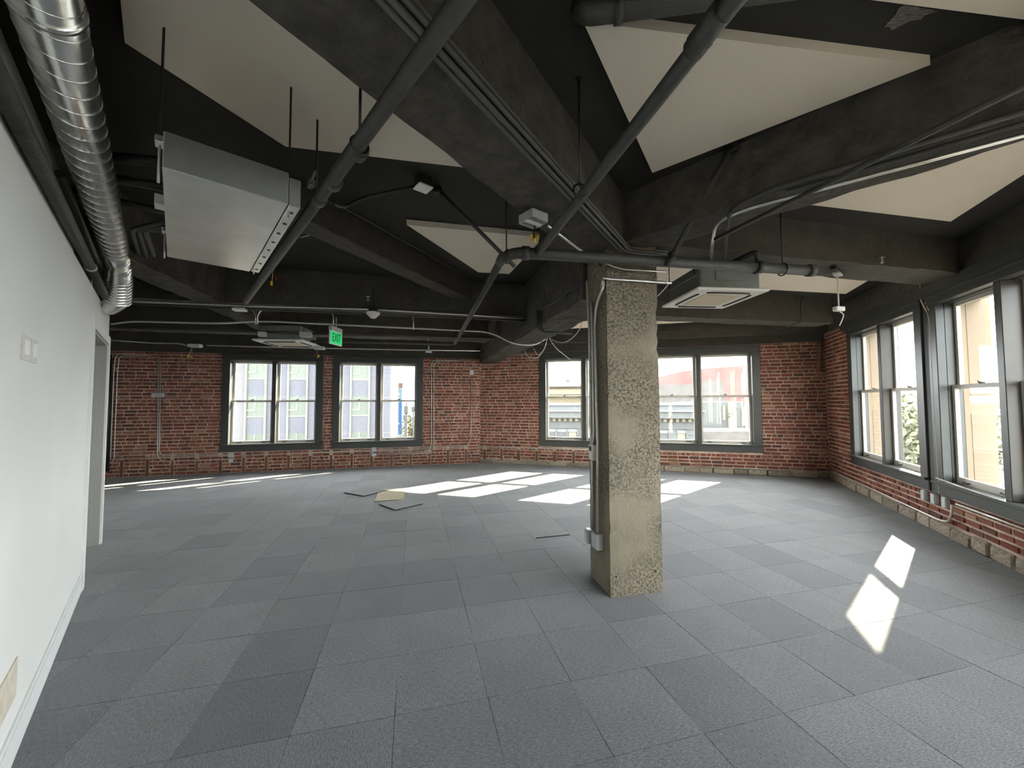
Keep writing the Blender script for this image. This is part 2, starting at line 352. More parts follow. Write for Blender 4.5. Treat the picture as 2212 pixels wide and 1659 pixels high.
# ------------------------------------------------------------------ windows in the brick walls
DB = dict(LB=(.44, .60, .655, 1.51, 2.375, 2.52), RB=(.45, .61, .665, 1.585, 2.455, 2.62), R=(.45, .60, .67, 1.64, 2.56, 2.68))
def window(num, wall, x0, x1, hs, label):
    za, zs, zg, zr, zt, zh = hs
    root = bpy.data.objects.new('window_%d' % num, None); COL.objects.link(root); b = wall.W((x0 + x1) / 2, 0, za); root.location = b
    root.rotation_euler = (0, 0, wall.az); tag(root, label, 'window', kind='structure')
    cx = (x0 + x1) / 2
    def part(name, mb, m, parent=root, **k):
        mb.v = [p - Vector((cx, 0, za)) for p in mb.v]; return mb.build(name, m, parent, local=True, **k)
    cw = .15; mw = .085
    part('side_casing', MB().bbox((x0, -.03, za + .12), (x0 + cw, .05, zt + .02), .006), 'casing_paint')
    part('side_casing', MB().bbox((x1 - cw, -.03, za + .12), (x1, .05, zt + .02), .006), 'casing_paint')
    part('head_casing', MB().bbox((x0, -.035, zt + .012), (x1, .06, zh), .006).bbox((x0 - .01, -.05, zh - .03), (x1 + .01, -.03, zh), .004), 'casing_paint')
    part('apron', MB().bbox((x0 - .01, -.03, za), (x1 + .01, .03, zs - .03), .006), 'casing_paint')
    part('sill', MB().bbox((x0 - .01, -.065, zs - .032), (x1 + .01, .30, zs), .006), 'casing_paint')
    part('mullion', MB().bbox((cx - mw / 2, -.015, zs), (cx + mw / 2, .19, zt + .012), .005), 'casing_paint')
    # deep jambs of the opening
    part('jamb', MB().box((x0 + cw - .02, .05, zs), (x0 + cw, .168, zt + .012)), 'casing_paint')
    part('jamb', MB().box((x1 - cw, .05, zs), (x1 - cw + .02, .168, zt + .012)), 'casing_paint')
    part('head_jamb', MB().box((x0 + cw - .02, .06, zt), (x1 - cw + .02, .24, zt + .02)), 'casing_paint')
    for a, c in ((x0 + cw, cx - mw / 2), (cx + mw / 2, x1 - cw)):
        for up in (0, 1):
            y0, y1 = (.125, .16) if up else (.08, .115)
            z0, z1 = (zr - .022, zt) if up else (zs, zr + .022); st = .042
            br = .044 if up else zg - zs
            fr = MB()
            fr.box((a, y0, z0), (a + st, y1, z1)).box((c - st, y0, z0), (c, y1, z1))
            fr.box((a + st, y0, z0), (c - st, y1, z0 + br)).box((a + st, y0, z1 - .042), (c - st, y1, z1))
            s = part('upper_sash' if up else 'lower_sash', fr, 'sash_paint')
            g = MB().box((a + st - .004, (y0 + y1) / 2 - .002, z0 + br - .004), (c - st + .004, (y0 + y1) / 2 + .002, z1 - .038))
            part('pane', g, 'window_glass', s)
            if not up:
                m = (a + c) / 2
                part('sash_lock', MB().bbox((m - .03, y0 + .005, z1), (m + .03, y1 - .005, z1 + .014), .004).tube([(m - .005, y0 + .01, z1 + .014), (m + .02, y0 - .02, z1 + .022)], .006, 6), 'black_paint', s)
                for q in (a + .16, c - .16):
                    part('sash_lift', MB().tube([(q - .045, y0, z0 + .028), (q - .03, y0 - .018, z0 + .024), (q + .03, y0 - .018, z0 + .024), (q + .045, y0, z0 + .028)], .007, 6), 'black_paint', s)
    return root
WINS = [(1, WL, 1.99, 3.96, DB['LB'], 'left double-hung window pair in back brick wall, facing pale panel building'),
        (2, WL, 4.16, 6.134, DB['LB'], 'double-hung window pair nearest the back corner, blue banner visible outside'),
        (3, WB, 1.49, 3.55, DB['RB'], 'double-hung window pair half hidden behind concrete column'),
        (4, WB, 3.75, 6.03, DB['RB'], 'double-hung window pair right of column, red building outside'),
        (5, WR, 1.083, 3.19, DB['R'], 'right wall window pair nearest the brick corner'),
        (6, WR, 3.317, 5.35, DB['R'], 'right wall window cut by the right edge of the photo'),
        (7, WR, 5.56, 7.59, DB['R'], 'right wall window beside the camera, out of view'),
        (8, WR, 7.8, 9.83, DB['R'], 'right wall window behind the camera, out of view')]
for w in WINS: window(*w)

# ------------------------------------------------------------------ brick walls
def brick_mesh(i):
    R = random.Random(i); V = []
    for y, kx, kz in ((.5, 0, 0), (-.25, 0, 0), (-.5, .03, .10)):
        for sx, sz in ((-1, -1), (1, -1), (1, 1), (-1, 1)):
            j = .06 if y < 0 else 0
            V.append((sx * (.5 - kx - R.random() * .018 * (y < 0)), y + (R.uniform(-.1, .05) if y == -.5 else 0), sz * (.5 - kz - R.random() * j)))
    F = [(0, 1, 2, 3), (11, 10, 9, 8)]
    for r in range(2):
        for k in range(4): F.append((r * 4 + k, r * 4 + 4 + k, r * 4 + 4 + (k + 1) % 4, r * 4 + (k + 1) % 4))
    me = bpy.data.meshes.new('brick'); me.from_pydata(V, [], F); me.update(); return me
BM = [brick_mesh(i) for i in range(10)]
for m in BM: m.materials.append(MATS['brick_piece'])
SM = [brick_mesh(100 + i) for i in range(5)]
for m in SM: m.name = 'stone'; m.materials.append(MATS['base_stone'])
def brick_wall(name, wall, xa, xb, ztop, holes, label, limit=300, base=None, dark=()):
    obj = bpy.data.objects.new(name, bpy.data.meshes.new(name)); COL.objects.link(obj)
    mb = MB()                                            # the solid wall behind the bricks, with the window openings left open
    xs = sorted({xa, xb, *[h[0] for h in holes], *[h[1] for h in holes]})
    for a, b in zip(xs, xs[1:]):
        hh = [h for h in holes if h[0] <= a + 1e-6 and h[1] >= b - 1e-6]
        if hh:
            mb.box((a, .006, -.25), (b, .34, hh[0][2])); mb.box((a, .006, hh[0][3]), (b, .34, SLAB))
        else: mb.box((a, .006, -.25), (b, .34, SLAB))
    obj.data.from_pydata(mb.v, [], mb.f); obj.data.materials.append(MATS['mortar']); obj.location = wall.o; obj.rotation_euler = (0, 0, wall.az)
    tag(obj, label, 'wall', kind='structure')
    zb = base['z'] if base else 0.0
    rows = []; z = zb; r = 0
    while z < ztop - .03:
        h = min(.0705 + random.uniform(-.002, .002), ztop - z); rows.append((z, h, r)); z += h; r += 1
    P = []
    def pieces(a, b, blocks):
        out = [(a, b)]
        for lo, hi in blocks:
            nx = []
            for p, q in out:
                if hi <= p or lo >= q: nx.append((p, q)); continue
                if lo - p > .03: nx.append((p, lo))
                if q - hi > .03: nx.append((hi, q))
            out = nx
        return out
    strips = base.get('strips', []) if base else []
    for z, h, r in rows:
        header = r % 6 == 3
        x = xa - random.random() * .1 - (0 if r % 2 else .1)
        blk = [(h0, h1) for h0, h1, za, zc in [(q[4], q[5], q[6], q[7]) for q in holes] if za < z + h * .6 and zc > z + h * .4]
        blk += [(d[0], d[1]) for d in dark if d[2] < z + h / 2 < d[3]]
        if z < .36: blk += [(s - .03, s + .03) for s in strips]
        while x < xb:
            L = (.098 if header else .205) * random.uniform(.9, 1.1) + (random.random() < .06) * random.uniform(-.09, -.05)
            L = max(L, .06)
            for p, q in pieces(max(x, xa), min(x + L, xb), blk):
                if q - p > .025: P.append((p + .007, q - .007, z + .008, z + h - .008))
            x += L
    cand = []
    for a, b, c, d in P:
        w = wall.W((a + b) / 2, 0, (c + d) / 2); q = proj(w); vis = q[2] > .5 and -5 < q[0] < 2217 and q[1] < 1665 and q[0] > 236
        cand.append(((b - a) * (d - c) / q[2] ** 2 if vis else 0, a, b, c, d))
    cand.sort(key=lambda t: -t[0]); mass = MB()
    for k, (s, a, b, c, d) in enumerate(cand):
        M = Matrix.Translation(((a + b) / 2, .02 + random.uniform(-.004, .003), (c + d) / 2)) @ Matrix.Rotation(radians(random.gauss(0, .5)), 4, 'Y') @ Matrix.Diagonal((b - a, .05, d - c, 1))
        me = BM[k % 10]
        if k < limit and s > 0:
            o = bpy.data.objects.new('brick', me); COL.objects.link(o); o.parent = obj; o.matrix_local = M
        else: mass.add([M @ v.co for v in me.vertices], [tuple(p.vertices) for p in me.polygons])
    tag(mass.build('brick_field', 'brick_mass', obj, local=True), kind='stuff')
    if base:
        for s, t in base.get('stones', []):
            x = s
            while x < t:
                L = min(random.uniform(*base.get('len', (.22, .48))), t - x)
                if L > .05:
                    o = bpy.data.objects.new('stone', random.choice(SM)); COL.objects.link(o); o.parent = obj
                    hh = base['zs'] * random.uniform(.84, 1.06); o.matrix_local = Matrix.Translation((x + L / 2, .012 + random.uniform(-.012, .008), hh / 2)) @ Matrix.Rotation(radians(random.gauss(0, .8)), 4, 'Y') @ Matrix.Diagonal((L - .018, .07, hh - .008, 1))
                x += L
        for s in strips:
            o = MB().bbox((s - .024, -.008, .005), (s + .024, .02, base.get('zst', .33) + random.uniform(-.03, .03)), .004).build('nailer', 'nailer_wood', obj, local=True)
    return obj
def hole(x0, x1, hs, m=.0):
    za, zs, zg, zr, zt, zh = hs
    return (x0 + .13, x1 - .13, zs - .03, zt + .015, x0 - m, x1 + m, za, zh)
wl = brick_wall('wall_back_left', WL, -1.25, 7.50, 2.53, [hole(w[2], w[3], w[4]) for w in WINS[:2]], 'left stretch of exposed red brick back wall with two windows',
    base=dict(z=0, zs=.1, strips=[-.15 + .43 * i for i in range(18)], zst=.31))
wb = brick_wall('wall_back_right', WB, 0, 7.143, 2.64, [hole(w[2], w[3], w[4]) for w in WINS[2:4]], 'right stretch of exposed red brick back wall behind the column',
    base=dict(z=.125, zs=.12, stones=[(0, 7.14)], strips=[.12 + .43 * i for i in range(6)], zst=.33))
wr = brick_wall('wall_right', WR, 0, 11.3, 2.79, [hole(w[2], w[3], w[4]) for w in WINS[4:]], 'right brick wall below tall windows with cream stone base',
    base=dict(z=.15, zs=.145, stones=[(0, 11.2)], strips=[4.62, 5.05], zst=.40), dark=[(3.19, 3.317, .40, 3.0)])
def walltrim(n, wall, a, b, m, label):
    mb = MB().box(a, b); o = mb.build('trim_%d' % n, m, local=True); o.location = wall.o; o.rotation_euler = (0, 0, wall.az); return tag(o, label, 'trim', kind='structure')
walltrim(1, WL, (-1.25, -.03, 2.53), (7.48, .03, SLAB), 'beam_paint', 'dark painted concrete lintel band above left back windows')
walltrim(2, WB, (.02, -.03, 2.64), (7.12, .03, 2.80), 'beam_paint', 'dark painted band directly above right back windows')
walltrim(3, WB, (.02, -.27, 2.80), (7.12, .03, SLAB), 'beam_paint', 'dark spandrel beam projecting above right back windows')
walltrim(4, WR, (.05, -.03, 2.79), (11.3, .03, SLAB), 'beam_paint', 'dark painted concrete band above right wall windows')
walltrim(5, WR, (3.19, -.012, .40), (3.317, .03, 2.79), 'black_paint', 'black painted pier between the two right wall windows')
walltrim(6, WR, (.9, -.05, 2.68), (10.2, .0, 2.80), 'casing_paint', 'dark crown board running over the right wall windows')
walltrim(7, WR, (5.35, -.012, .40), (5.56, .03, 2.79), 'black_paint', 'black painted pier right of the cut-off window')
walltrim(8, WR, (7.59, -.012, .40), (7.80, .03, 2.79), 'black_paint', 'black painted pier behind the camera')

for k_, c_ in enumerate(((CRN.x - .1, CRN.y + .19), (RB1.x + .24, RB1.y + .03))):
    tag(MB().prism([(c_[0] - .22, c_[1] - .16), (c_[0] + .22, c_[1] - .16), (c_[0] + .25, c_[1] + .3), (c_[0] - .25, c_[1] + .3)] if k_ == 0 else [(RB1.x, RB1.y + .01), tuple(WR.W(0, .34, 0)[:2]), tuple(WR.W(-.45, .34, 0)[:2]), tuple(WB.W(7.143, .34, 0)[:2])], -.2, SLAB).build('wall_corner_%s' % ('back', 'right')[k_], 'mortar', local=True), ['masonry filling the back corner', 'masonry filling the right corner'][k_], 'wall', kind='structure')
# white left wall --------------------------------------------------------------------------------------------------
WX = Wall((-2.08, 1.66), 132.4 - 180)                  # runs towards the camera; +y local is outside the room? checked below
LA = radians(132.4); lu = Vector((cos(LA), sin(LA), 0)); ln = Vector((sin(LA), -cos(LA), 0))      # ln points into the room
LO = Vector((-3.419, 3.128, 0))
def LW(t, off, z): return LO + lu * t + ln * off + Vector((0, 0, z))
def lbox(t0, t1, o0, o1, z0, z1):
    V = [LW(t, o, z) for z in (z0, z1) for t, o in ((t0, o0), (t1, o0), (t1, o1), (t0, o1))]
    return V, [(0, 1, 2, 3), (7, 6, 5, 4), (4, 5, 1, 0), (5, 6, 2, 1), (6, 7, 3, 2), (7, 4, 0, 3)]
D0, D1, DT, WE, WT = .10, 1.40, 2.12, 1.52, 2.44         # door opening along the wall, head, wall end, wall top
mw = MB()
mw.add(*lbox(-8.2, D0, -.14, 0, 0, WT)); mw.add(*lbox(-8.2, -.95, -.14, -.003, WT, 2.74)); mw.add(*lbox(D0, D1, -.14, 0, DT, WT)); mw.add(*lbox(D1, WE, -.14, 0, 0, WT))
wleft = tag(mw.build('wall_left', 'wall_paint', local=True), 'smooth white painted left partition wall', 'wall', kind='structure')
mb = MB(); mb.add(*lbox(-8.2, D0 - .09, .0, .012, 0, .12)); mb.add(*lbox(-8.2, D0 - .09, .0, .008, .12, .145))
tag(mb.build('baseboard_left', 'trim_white', local=True), 'white baseboard along left partition wall', 'baseboard', kind='structure')
mb = MB(); mb.add(*lbox(D1 + .09, WE + .012, .0, .012, 0, .12)); mb.add(*lbox(WE, WE + .012, -.14, .012, 0, .12))
tag(mb.build('baseboard_end', 'trim_white', local=True), 'short white baseboard on the end of the partition past the door', 'baseboard', kind='structure')
droot = thing('door_1', LW((D0 + D1) / 2, -.07, 0), 'grey doorway with painted casing at end of white wall', 'door'); droot['kind'] = 'structure'
def lpart(name, m, *boxes):
    b = MB()
    for q in boxes: b.add(*lbox(*q))
    return b.build(name, m, droot)
lpart('casing', 'wall_paint', (D0 - .085, D0 + .005, 0, .018, 0, DT + .085)); lpart('casing', 'wall_paint', (D1 - .005, D1 + .085, 0, .018, 0, DT + .085)); lpart('head_casing', 'wall_paint', (D0 + .005, D1 - .005, 0, .018, DT - .005, DT + .085))
lpart('jamb', 'door_grey', (D0, D0 + .02, -.15, .0, 0, DT)); lpart('jamb', 'door_grey', (D1 - .02, D1, -.15, .0, 0, DT)); lpart('head_jamb', 'door_grey', (D0, D1, -.15, .0, DT - .02, DT))
lpart('stop', 'door_grey', (D1 - .035, D1 - .02, -.10, -.06, 0, DT - .02)); lpart('stop', 'door_grey', (D0 + .02, D0 + .035, -.10, -.06, 0, DT - .02))
leaf = lpart('leaf', 'door_grey', (D0 + .022, D1 - .022, -.148, -.108, .01, DT - .022))
MB().tube([LW(D0 + .1, -.108, 1.0), LW(D0 + .1, -.05, 1.0), LW(D0 + .22, -.05, 1.0)], .01, 8, .02).build('handle', 'steel', leaf, smooth=True)
# walls that close the room out of sight
def vwall(name, a, b, m, label, z1=SLAB, th=.12):
    d = Vector((b[0] - a[0], b[1] - a[1], 0)).normalized(); n = Vector((-d.y, d.x, 0)) * th
    poly = [(a[0], a[1]), (b[0], b[1]), (b[0] + n.x, b[1] + n.y), (a[0] + n.x, a[1] + n.y)]
    return tag(MB().prism(poly, 0, z1).build(name, m, local=True), label, 'wall', kind='structure')
e0, e1 = LW(WE, 0, 0), LW(-8.2, 0, 0)
vwall('wall_return', (LW(WE, -.14, 0).x, LW(WE, -.14, 0).y), (-6.75, 2.1), 'wall_paint', 'white wall turning away behind the doorway end')
vwall('wall_far_left', (-6.7, 2.1), (-9.45, 7.5), 'wall_paint', 'white side wall hidden behind the partition')
mb = MB(); mb.add(*lbox(-8.2, WE, -.24, -.142, WT, SLAB)); tag(mb.build('wall_left_upper', 'black_paint', local=True), 'black painted upper strip above the white left wall', 'wall', kind='structure')

# ------------------------------------------------------------------ concrete beams
def beam(az, n0, n1, t0, t1, z0, z1, label, m='beam_paint', seg=26, rough=.006, name='concrete_beam'):
    d = Vector((cos(radians(az)), sin(radians(az)), 0)); n = Vector((-d.y, d.x, 0)); V = []; F = []
    cross = []
    k = 5
    for i in range(k + 1): cross.append((n0 + (n1 - n0) * i / k, z0, 1))
    cross += [(n1, z0 + (z1 - z0) * .5, .4), (n1, z1, 0), (n0, z1, 0), (n0, z0 + (z1 - z0) * .5, .4)]
    m_ = len(cross); seg = max(3, int(abs(t1 - t0) / .12))
    for i in range(seg + 1):
        t = t0 + (t1 - t0) * i / seg
        for a, z, j in cross:
            V.append(d * t + n * (a + random.uniform(-rough, rough) * j) + Vector((0, 0, z + random.uniform(-rough, rough) * j)))
    for i in range(seg):
        for j in range(m_): F.append((i * m_ + j, (i + 1) * m_ + j, (i + 1) * m_ + (j + 1) % m_, i * m_ + (j + 1) % m_))
    F += [tuple(range(m_)), tuple(range(seg * m_ + m_ - 1, seg * m_ - 1, -1))]
    return tag(MB().add(V, F).build(name, m), label, 'beam')
beam(57.2, .885, 1.262, -.35, 3.30, 2.70, SLAB, 'wide rough dark beam with conduits running from upper left to column', 'beam_rough', rough=.006)
beam(-46.8, -3.03 + 6.06 - 6.06, -2.69, -1.55, 2.15, 2.74, SLAB, 'dark beam from column top towards upper right corner') if 0 else None
def nb(az, p):                                            # offset of a plan point across a beam direction
    return -sin(radians(az)) * p[0] + cos(radians(az)) * p[1]
beam(-46.8, 2.70, 3.03, -1.60, 2.20, 2.74, SLAB, 'dark beam from column top towards upper right corner', 'beam_rough', rough=.008)
beam(12.6, 2.79, 3.18, .95, 5.35, 2.78, SLAB, 'dark beam from column across to the right wall windows', rough=.007)
beam(103.5, -1.86, -1.44, 3.22, 9.35, 2.42, SLAB, 'deep rough beam from column to the back brick corner', 'beam_rough', rough=.012)
beam(66.5, 2.585, 2.80, 1.9, 5.0, 2.88, SLAB, 'shallow diagonal dark beam left of the small ceiling panel')
beam(13.2, 5.22, 5.55, -6.2, 1.75, 2.68, SLAB, 'long dark beam across the room with silver conduits under it')
beam(13.4, 7.15, 7.45, -7.6, 1.25, 2.64, SLAB, 'dark beam nearest the left back windows')
beam(11.0, 5.05, 5.36, 1.85, 6.2, 2.72, SLAB, 'dark cross beam behind the nearer ceiling cassette')
kp = zp(277.6, 590.6, 2.66); kn = nb(103.5, kp)
beam(103.5, kn - .30, kn, 1.5, 7.6, 2.66, SLAB, 'rough dark beam at left running back behind the metal duct', 'beam_rough', rough=.012)

# ------------------------------------------------------------------ concrete column
PX = [Vector((.746, 3.022)), Vector((1.182, 3.109)), Vector((1.106, 3.49)), Vector((.670, 3.403))]
mb = MB(); nz = 48; ring = []
edge = []
for i in range(4):
    a, b = PX[i], PX[(i + 1) % 4]
    for k in range(6): edge.append(a.lerp(b, k / 6))
ctr = sum(PX, Vector((0, 0))) / 4
V = []; F = []; ne = len(edge)
for j in range(nz + 1):
    z = 2.79 * j / nz
    for i, e in enumerate(edge):
        r = 0.0
        if i % 6 == 0: r = random.uniform(.001, .006) + (.012 if random.random() < .08 else 0)
        else: r = random.uniform(0, .002)
        p = e + (ctr - e).normalized() * r; V.append((p.x, p.y, z))
for j in range(nz):
    for i in range(ne): F.append((j * ne + i, j * ne + (i + 1) % ne, (j + 1) * ne + (i + 1) % ne, (j + 1) * ne + i))
F += [tuple(range(ne - 1, -1, -1)), tuple(range(nz * ne, nz * ne + ne))]
column = tag(mb.add(V, F).build('concrete_column', 'column_concrete'), 'square bare tan concrete column standing in the room', 'column')
CW = Wall(PX[3], degrees(atan2(PX[0].y - PX[3].y, PX[0].x - PX[3].x)))        # left face of the column, local x from far to near edge
CF = Wall(PX[0], degrees(atan2(PX[1].y - PX[0].y, PX[1].x - PX[0].x)))        # front face
for p in ((917, 870), (1770, 750)):
    w = CF.px(1240 + p[0] / 10.05, 1160 + p[1] / 10.05, 0.0)
    MB().lathe((0, 0, 0), [(.009, 0), (.006, .004)], 10) if 0 else None
    h = MB().tube([w - CF.n * .0015, w + CF.n * .02], .008, 10).build('anchor_hole', 'dark_slot', column)

# ------------------------------------------------------------------ white ceiling panels
def panel(poly, label, z=3.08, th=.05):
    return tag(MB().prism(poly, z, z + th - .001).build('ceiling_panel', 'panel_white'), label, 'panel', 'white acoustic ceiling panels')
panel([(-1.70, 1.64), (-1.40, 2.34), (-.32, 2.56), (-1.18, 1.21), (-1.32, 1.22)], 'large white ceiling panel at upper left above the metal fan box')
panel([(.30, 1.55), (1.98, 1.765), (.98, 2.63)], 'triangular white ceiling panel at top centre right crossed by a pipe')
panel([(1.90, 2.97), (3.90, 3.38), (3.22, 1.74), (2.95, 1.75)], 'white ceiling panel at far right edge beside right wall')
panel([(-.94, 3.41), (.31, 3.69), (-.03, 4.77), (-.41, 4.70)], 'small white ceiling panel left of column behind pipe elbow')
panel([(1.62, 5.12), (4.98, 5.72), (4.30, 4.02), (1.62, 3.42)], 'white ceiling panel above the nearer cassette unit')
panel([(1.2, 6.25), (5.0, 6.98), (4.7, 7.5), (1.3, 8.45)], 'white ceiling panel seen as a sliver near right back windows')
panel([(1.1, 1.43), (2.6, 1.60), (2.75, .3), (1.5, .2)], 'white ceiling panel cut by the top right corner of the photo')
panel([(-1.3, 5.75), (-5.0, 4.9), (-5.2, 6.4), (-1.0, 6.9)], 'white ceiling panel hidden above the back conduits')

tag(MB().prism([tuple(zp(x, y, SLAB)[:2]) for x, y in ((1908, 58), (1921, 44), (1935, 30), (1940, 18), (1955, 8), (1990, 16), (2026, 22), (1996, 32), (1990, 40), (1965, 44), (1942, 56), (1926, 64), (1922, 56))], SLAB - .004, SLAB - .0005).build('scraped_concrete', 'scrape'), 'scraped bare concrete patch on ceiling at top right', 'patch')
# ------------------------------------------------------------------ big pipes
def pipe(name, pts, r, label, m='pipe_paint', fil=0.0, cat='pipe', coup=(), n=14):
    root = thing(name, Vector(pts[0]), label, cat)
    MB().tube(pts, r, n, fil).build('tube', m, root, smooth=True)
    for c, d, l in coup:
        c = Vector(c); d = Vector(d).normalized(); MB().tube([c - d * l / 2, c + d * l / 2], r * 1.22, n).build('coupling', m, root, smooth=True)
    return root
Z1 = 2.60
a, b = zp(1040, -60, Z1), zp(530, 652, Z1); d = b - a
P1 = pipe('sprinkler_main', [a - d * .06, b], .031, 'thick dark pipe slanting from top centre down to back left', coup=[(zp(775, 328, Z1), d, .05), (zp(722, 395, Z1), d, .05), (zp(690, 430, Z1), d, .06)])
Z2 = 2.55
g = zp(1165, 541, Z2); a = zp(1600, -20, Z2); d = g - a
q3a, q3b = zp(1105, 545, Z2), zp(1757, 585, Z2); d3 = (q3b - q3a).normalized()
g = q3a + d3 * (g - q3a).dot(d3)
P2 = pipe('sprinkler_branch', [a - d * .3, g], .028, 'dark pipe from top right centre down across the triangular panel', coup=[(zp(1530, 62, Z2), d, .10), (zp(1508, 95, Z2), d, .045)])
e = zp(983, 742, Z2)
q0 = q3a + d3 * .02
el = q3a - d3 * .04 + (e - q3a).normalized() * .04
P3 = pipe('sprinkler_crosspipe', [q3b, q3a + d3 * .02, el + (e - el).normalized() * .10], .040, 'dark horizontal pipe passing in front of the column top', fil=.09,
          coup=[(q3b - d3 * .03, d3, .05), (q3a + d3 * .10, d3, .05), (zp(1640, 577, Z2), d3, .05)])
P4 = pipe('sprinkler_line', [el + (e - el).normalized() * .09, e], .030, 'dark pipe running from elbow near column to back left windows', coup=[(el + (e - el).normalized() * .13, e - el, .07), (zp(1000, 716, Z2), e - el, .05)])
def hanger(px, py, z, label, z1=SLAB, r=.006, ring=None):
    p = zp(px, py, z); root = thing('hanger_rod', p, label, 'rod', 'threaded hanger rods')
    MB().tube([p, (p.x, p.y, z1)], r, 6).build('rod', 'black_pipe', root, smooth=True)
    MB().lathe((p.x, p.y, z1 - .012), [(.018, 0), (.018, .011)], 8).build('anchor', 'black_pipe', root)
    if ring:
        az, rr = ring; d = Vector((cos(radians(az)), sin(radians(az)), 0)); n = Vector((-d.y, d.x, 0)); c = p - Vector((0, 0, rr + .012))
        MB().tube([c + (n * cos(t) + Vector((0, 0, 1)) * sin(t)) * (rr + .006) for t in [pi / 2 + 2 * pi * i / 18 for i in range(19)]], .005, 6).build('clevis', 'black_pipe', root, smooth=True)
    return root
hanger(777, 292, Z1 + .045, 'black hanger rod holding the thick slanting pipe below upper left panel', ring=(132, .033))
hanger(1253, 395, Z2 + .04, 'thin hanger rod holding the branch pipe right of the wide beam', ring=(103, .03))
hanger(1094, 537, Z2 + .05, 'hanger rod holding the pipe elbow under the small panel', ring=(13, .042))
hanger(1690, 568, Z2 + .05, 'hanger rod at right end of the horizontal pipe', ring=(10, .042))
hanger(1845, 575, 2.80, 'short rod beside the long beam at right')
def brace(name, p, q, r, label, stub=.08):
    p, q = Vector(p), Vector(q); d = (q - p).normalized(); root = thing(name, p, label, 'brace', 'pipe sway braces')
    MB().tube([p - d * stub, q], r, 10).build('rod', 'pipe_paint', root, smooth=True)
    MB().obox(p - Vector((0, 0, .03)), degrees(atan2(d.y, d.x)), .05, .05, .06, .008).build('clamp', 'black_pipe', root)
    MB().obox(q - Vector((0, 0, .035)), degrees(atan2(d.y, d.x)), .07, .05, .05, .01).build('ceiling_foot', 'black_pipe', root)
    return root
_bn = Vector((.729, .6845, 0)); _r = ray(1583, 318)
brace('sway_brace', zp(1452, 552, Z2 + .02), C0 + _r * (2.66 / _r.dot(_bn)), .020, 'dark diagonal brace from horizontal pipe up to ceiling right of column')
brace('sway_brace', zp(1096, 560, Z2 + .0), zp(945, 408, SLAB - .02), .015, 'dark diagonal brace from pipe elbow up left to ceiling')
tube_thing('sprinkler_armover', [zp(1545, 517, 2.61), zp(2900, -160, 2.61)], .014, 'pipe_paint', 'long thin dark pipe crossing below right beam to the right edge', 'pipe')
# offset elbow above the horizontal pipe at right
pa, pb = zp(1640, 572, Z2), None
pipe('sprinkler_offset', [zp(1572, 572, 2.60), zp(1636, 543, 2.66), zp(1636, 565, 2.59)], .022, 'short black offset pipe above right end of horizontal pipe', 'black_pipe', .04)
pipe('drain_pipe', [zp(1262, 2, 3.0), zp(1262, 26, 3.0), zp(1262, 26, 3.0) + Vector((1.0, .1, 0))], .05, 'stub of dark pipe with elbow at top edge above triangular panel', fil=.07) if 0 else None
w_ = zp(1268, 28, 3.02)
pipe('drain_pipe', [w_ + Vector((-.02, .03, .06)), w_, w_ + Vector((1.2, -.16, 0))], .042, 'dark elbowed pipe at top edge above the triangular panel', fil=.06, coup=[(w_ + Vector((.12, -.016, 0)), (1, -.13, 0), .03)])

# conduits on the wide beam, bending round the column top
for k, (nn, zz) in enumerate(((.918, 2.684), (.890, 2.684), (.868, 2.702), (.868, 2.730))):
    d = Vector((cos(radians(57.2)), sin(radians(57.2)), 0)); n = Vector((-d.y, d.x, 0))
    end = d * (3.02 + .03 * k) + n * nn; pts = [d * -.2 + n * nn + Vector((0, 0, zz)), end + Vector((0, 0, zz)), end + Vector((.26 + .03 * k, .055, 0)) + Vector((0, 0, zz - .005))]
    tube_thing('beam_conduit', pts, .0115, 'conduit_grey', ['outer left dark conduit along the edge of the wide rough beam', 'second dark conduit along the edge of the wide rough beam', 'third dark conduit along the edge of the wide rough beam', 'uppermost dark conduit on the side of the wide rough beam'][k], 'conduit', .08, group='conduits on the wide beam')

# right beam conduits
def zl(*p): return [zp(x, y, z) for x, y, z in p]
tube_thing('silver_conduit', zl((3400, -25, 2.715), (1610, 452, 2.715), (1545, 480, 2.70)) + [zp(1535, 560, 2.58)], .0115, 'steel', 'bright silver conduit along right beam curving down to the horizontal pipe', 'conduit', .12)
tube_thing('painted_conduit', zl((3400, -126, 2.73), (1650, 415, 2.73), (1575, 452, 2.72)) + [zp(1565, 556, 2.60)], .0115, 'pipe_paint', 'dark conduit along right beam dropping beside the silver one', 'conduit', .12)
tube_thing('painted_conduit', zl((3400, -75, 2.725), (1700, 412, 2.725)), .010, 'pipe_paint', 'thin dark conduit lying along the underside of right beam', 'conduit')

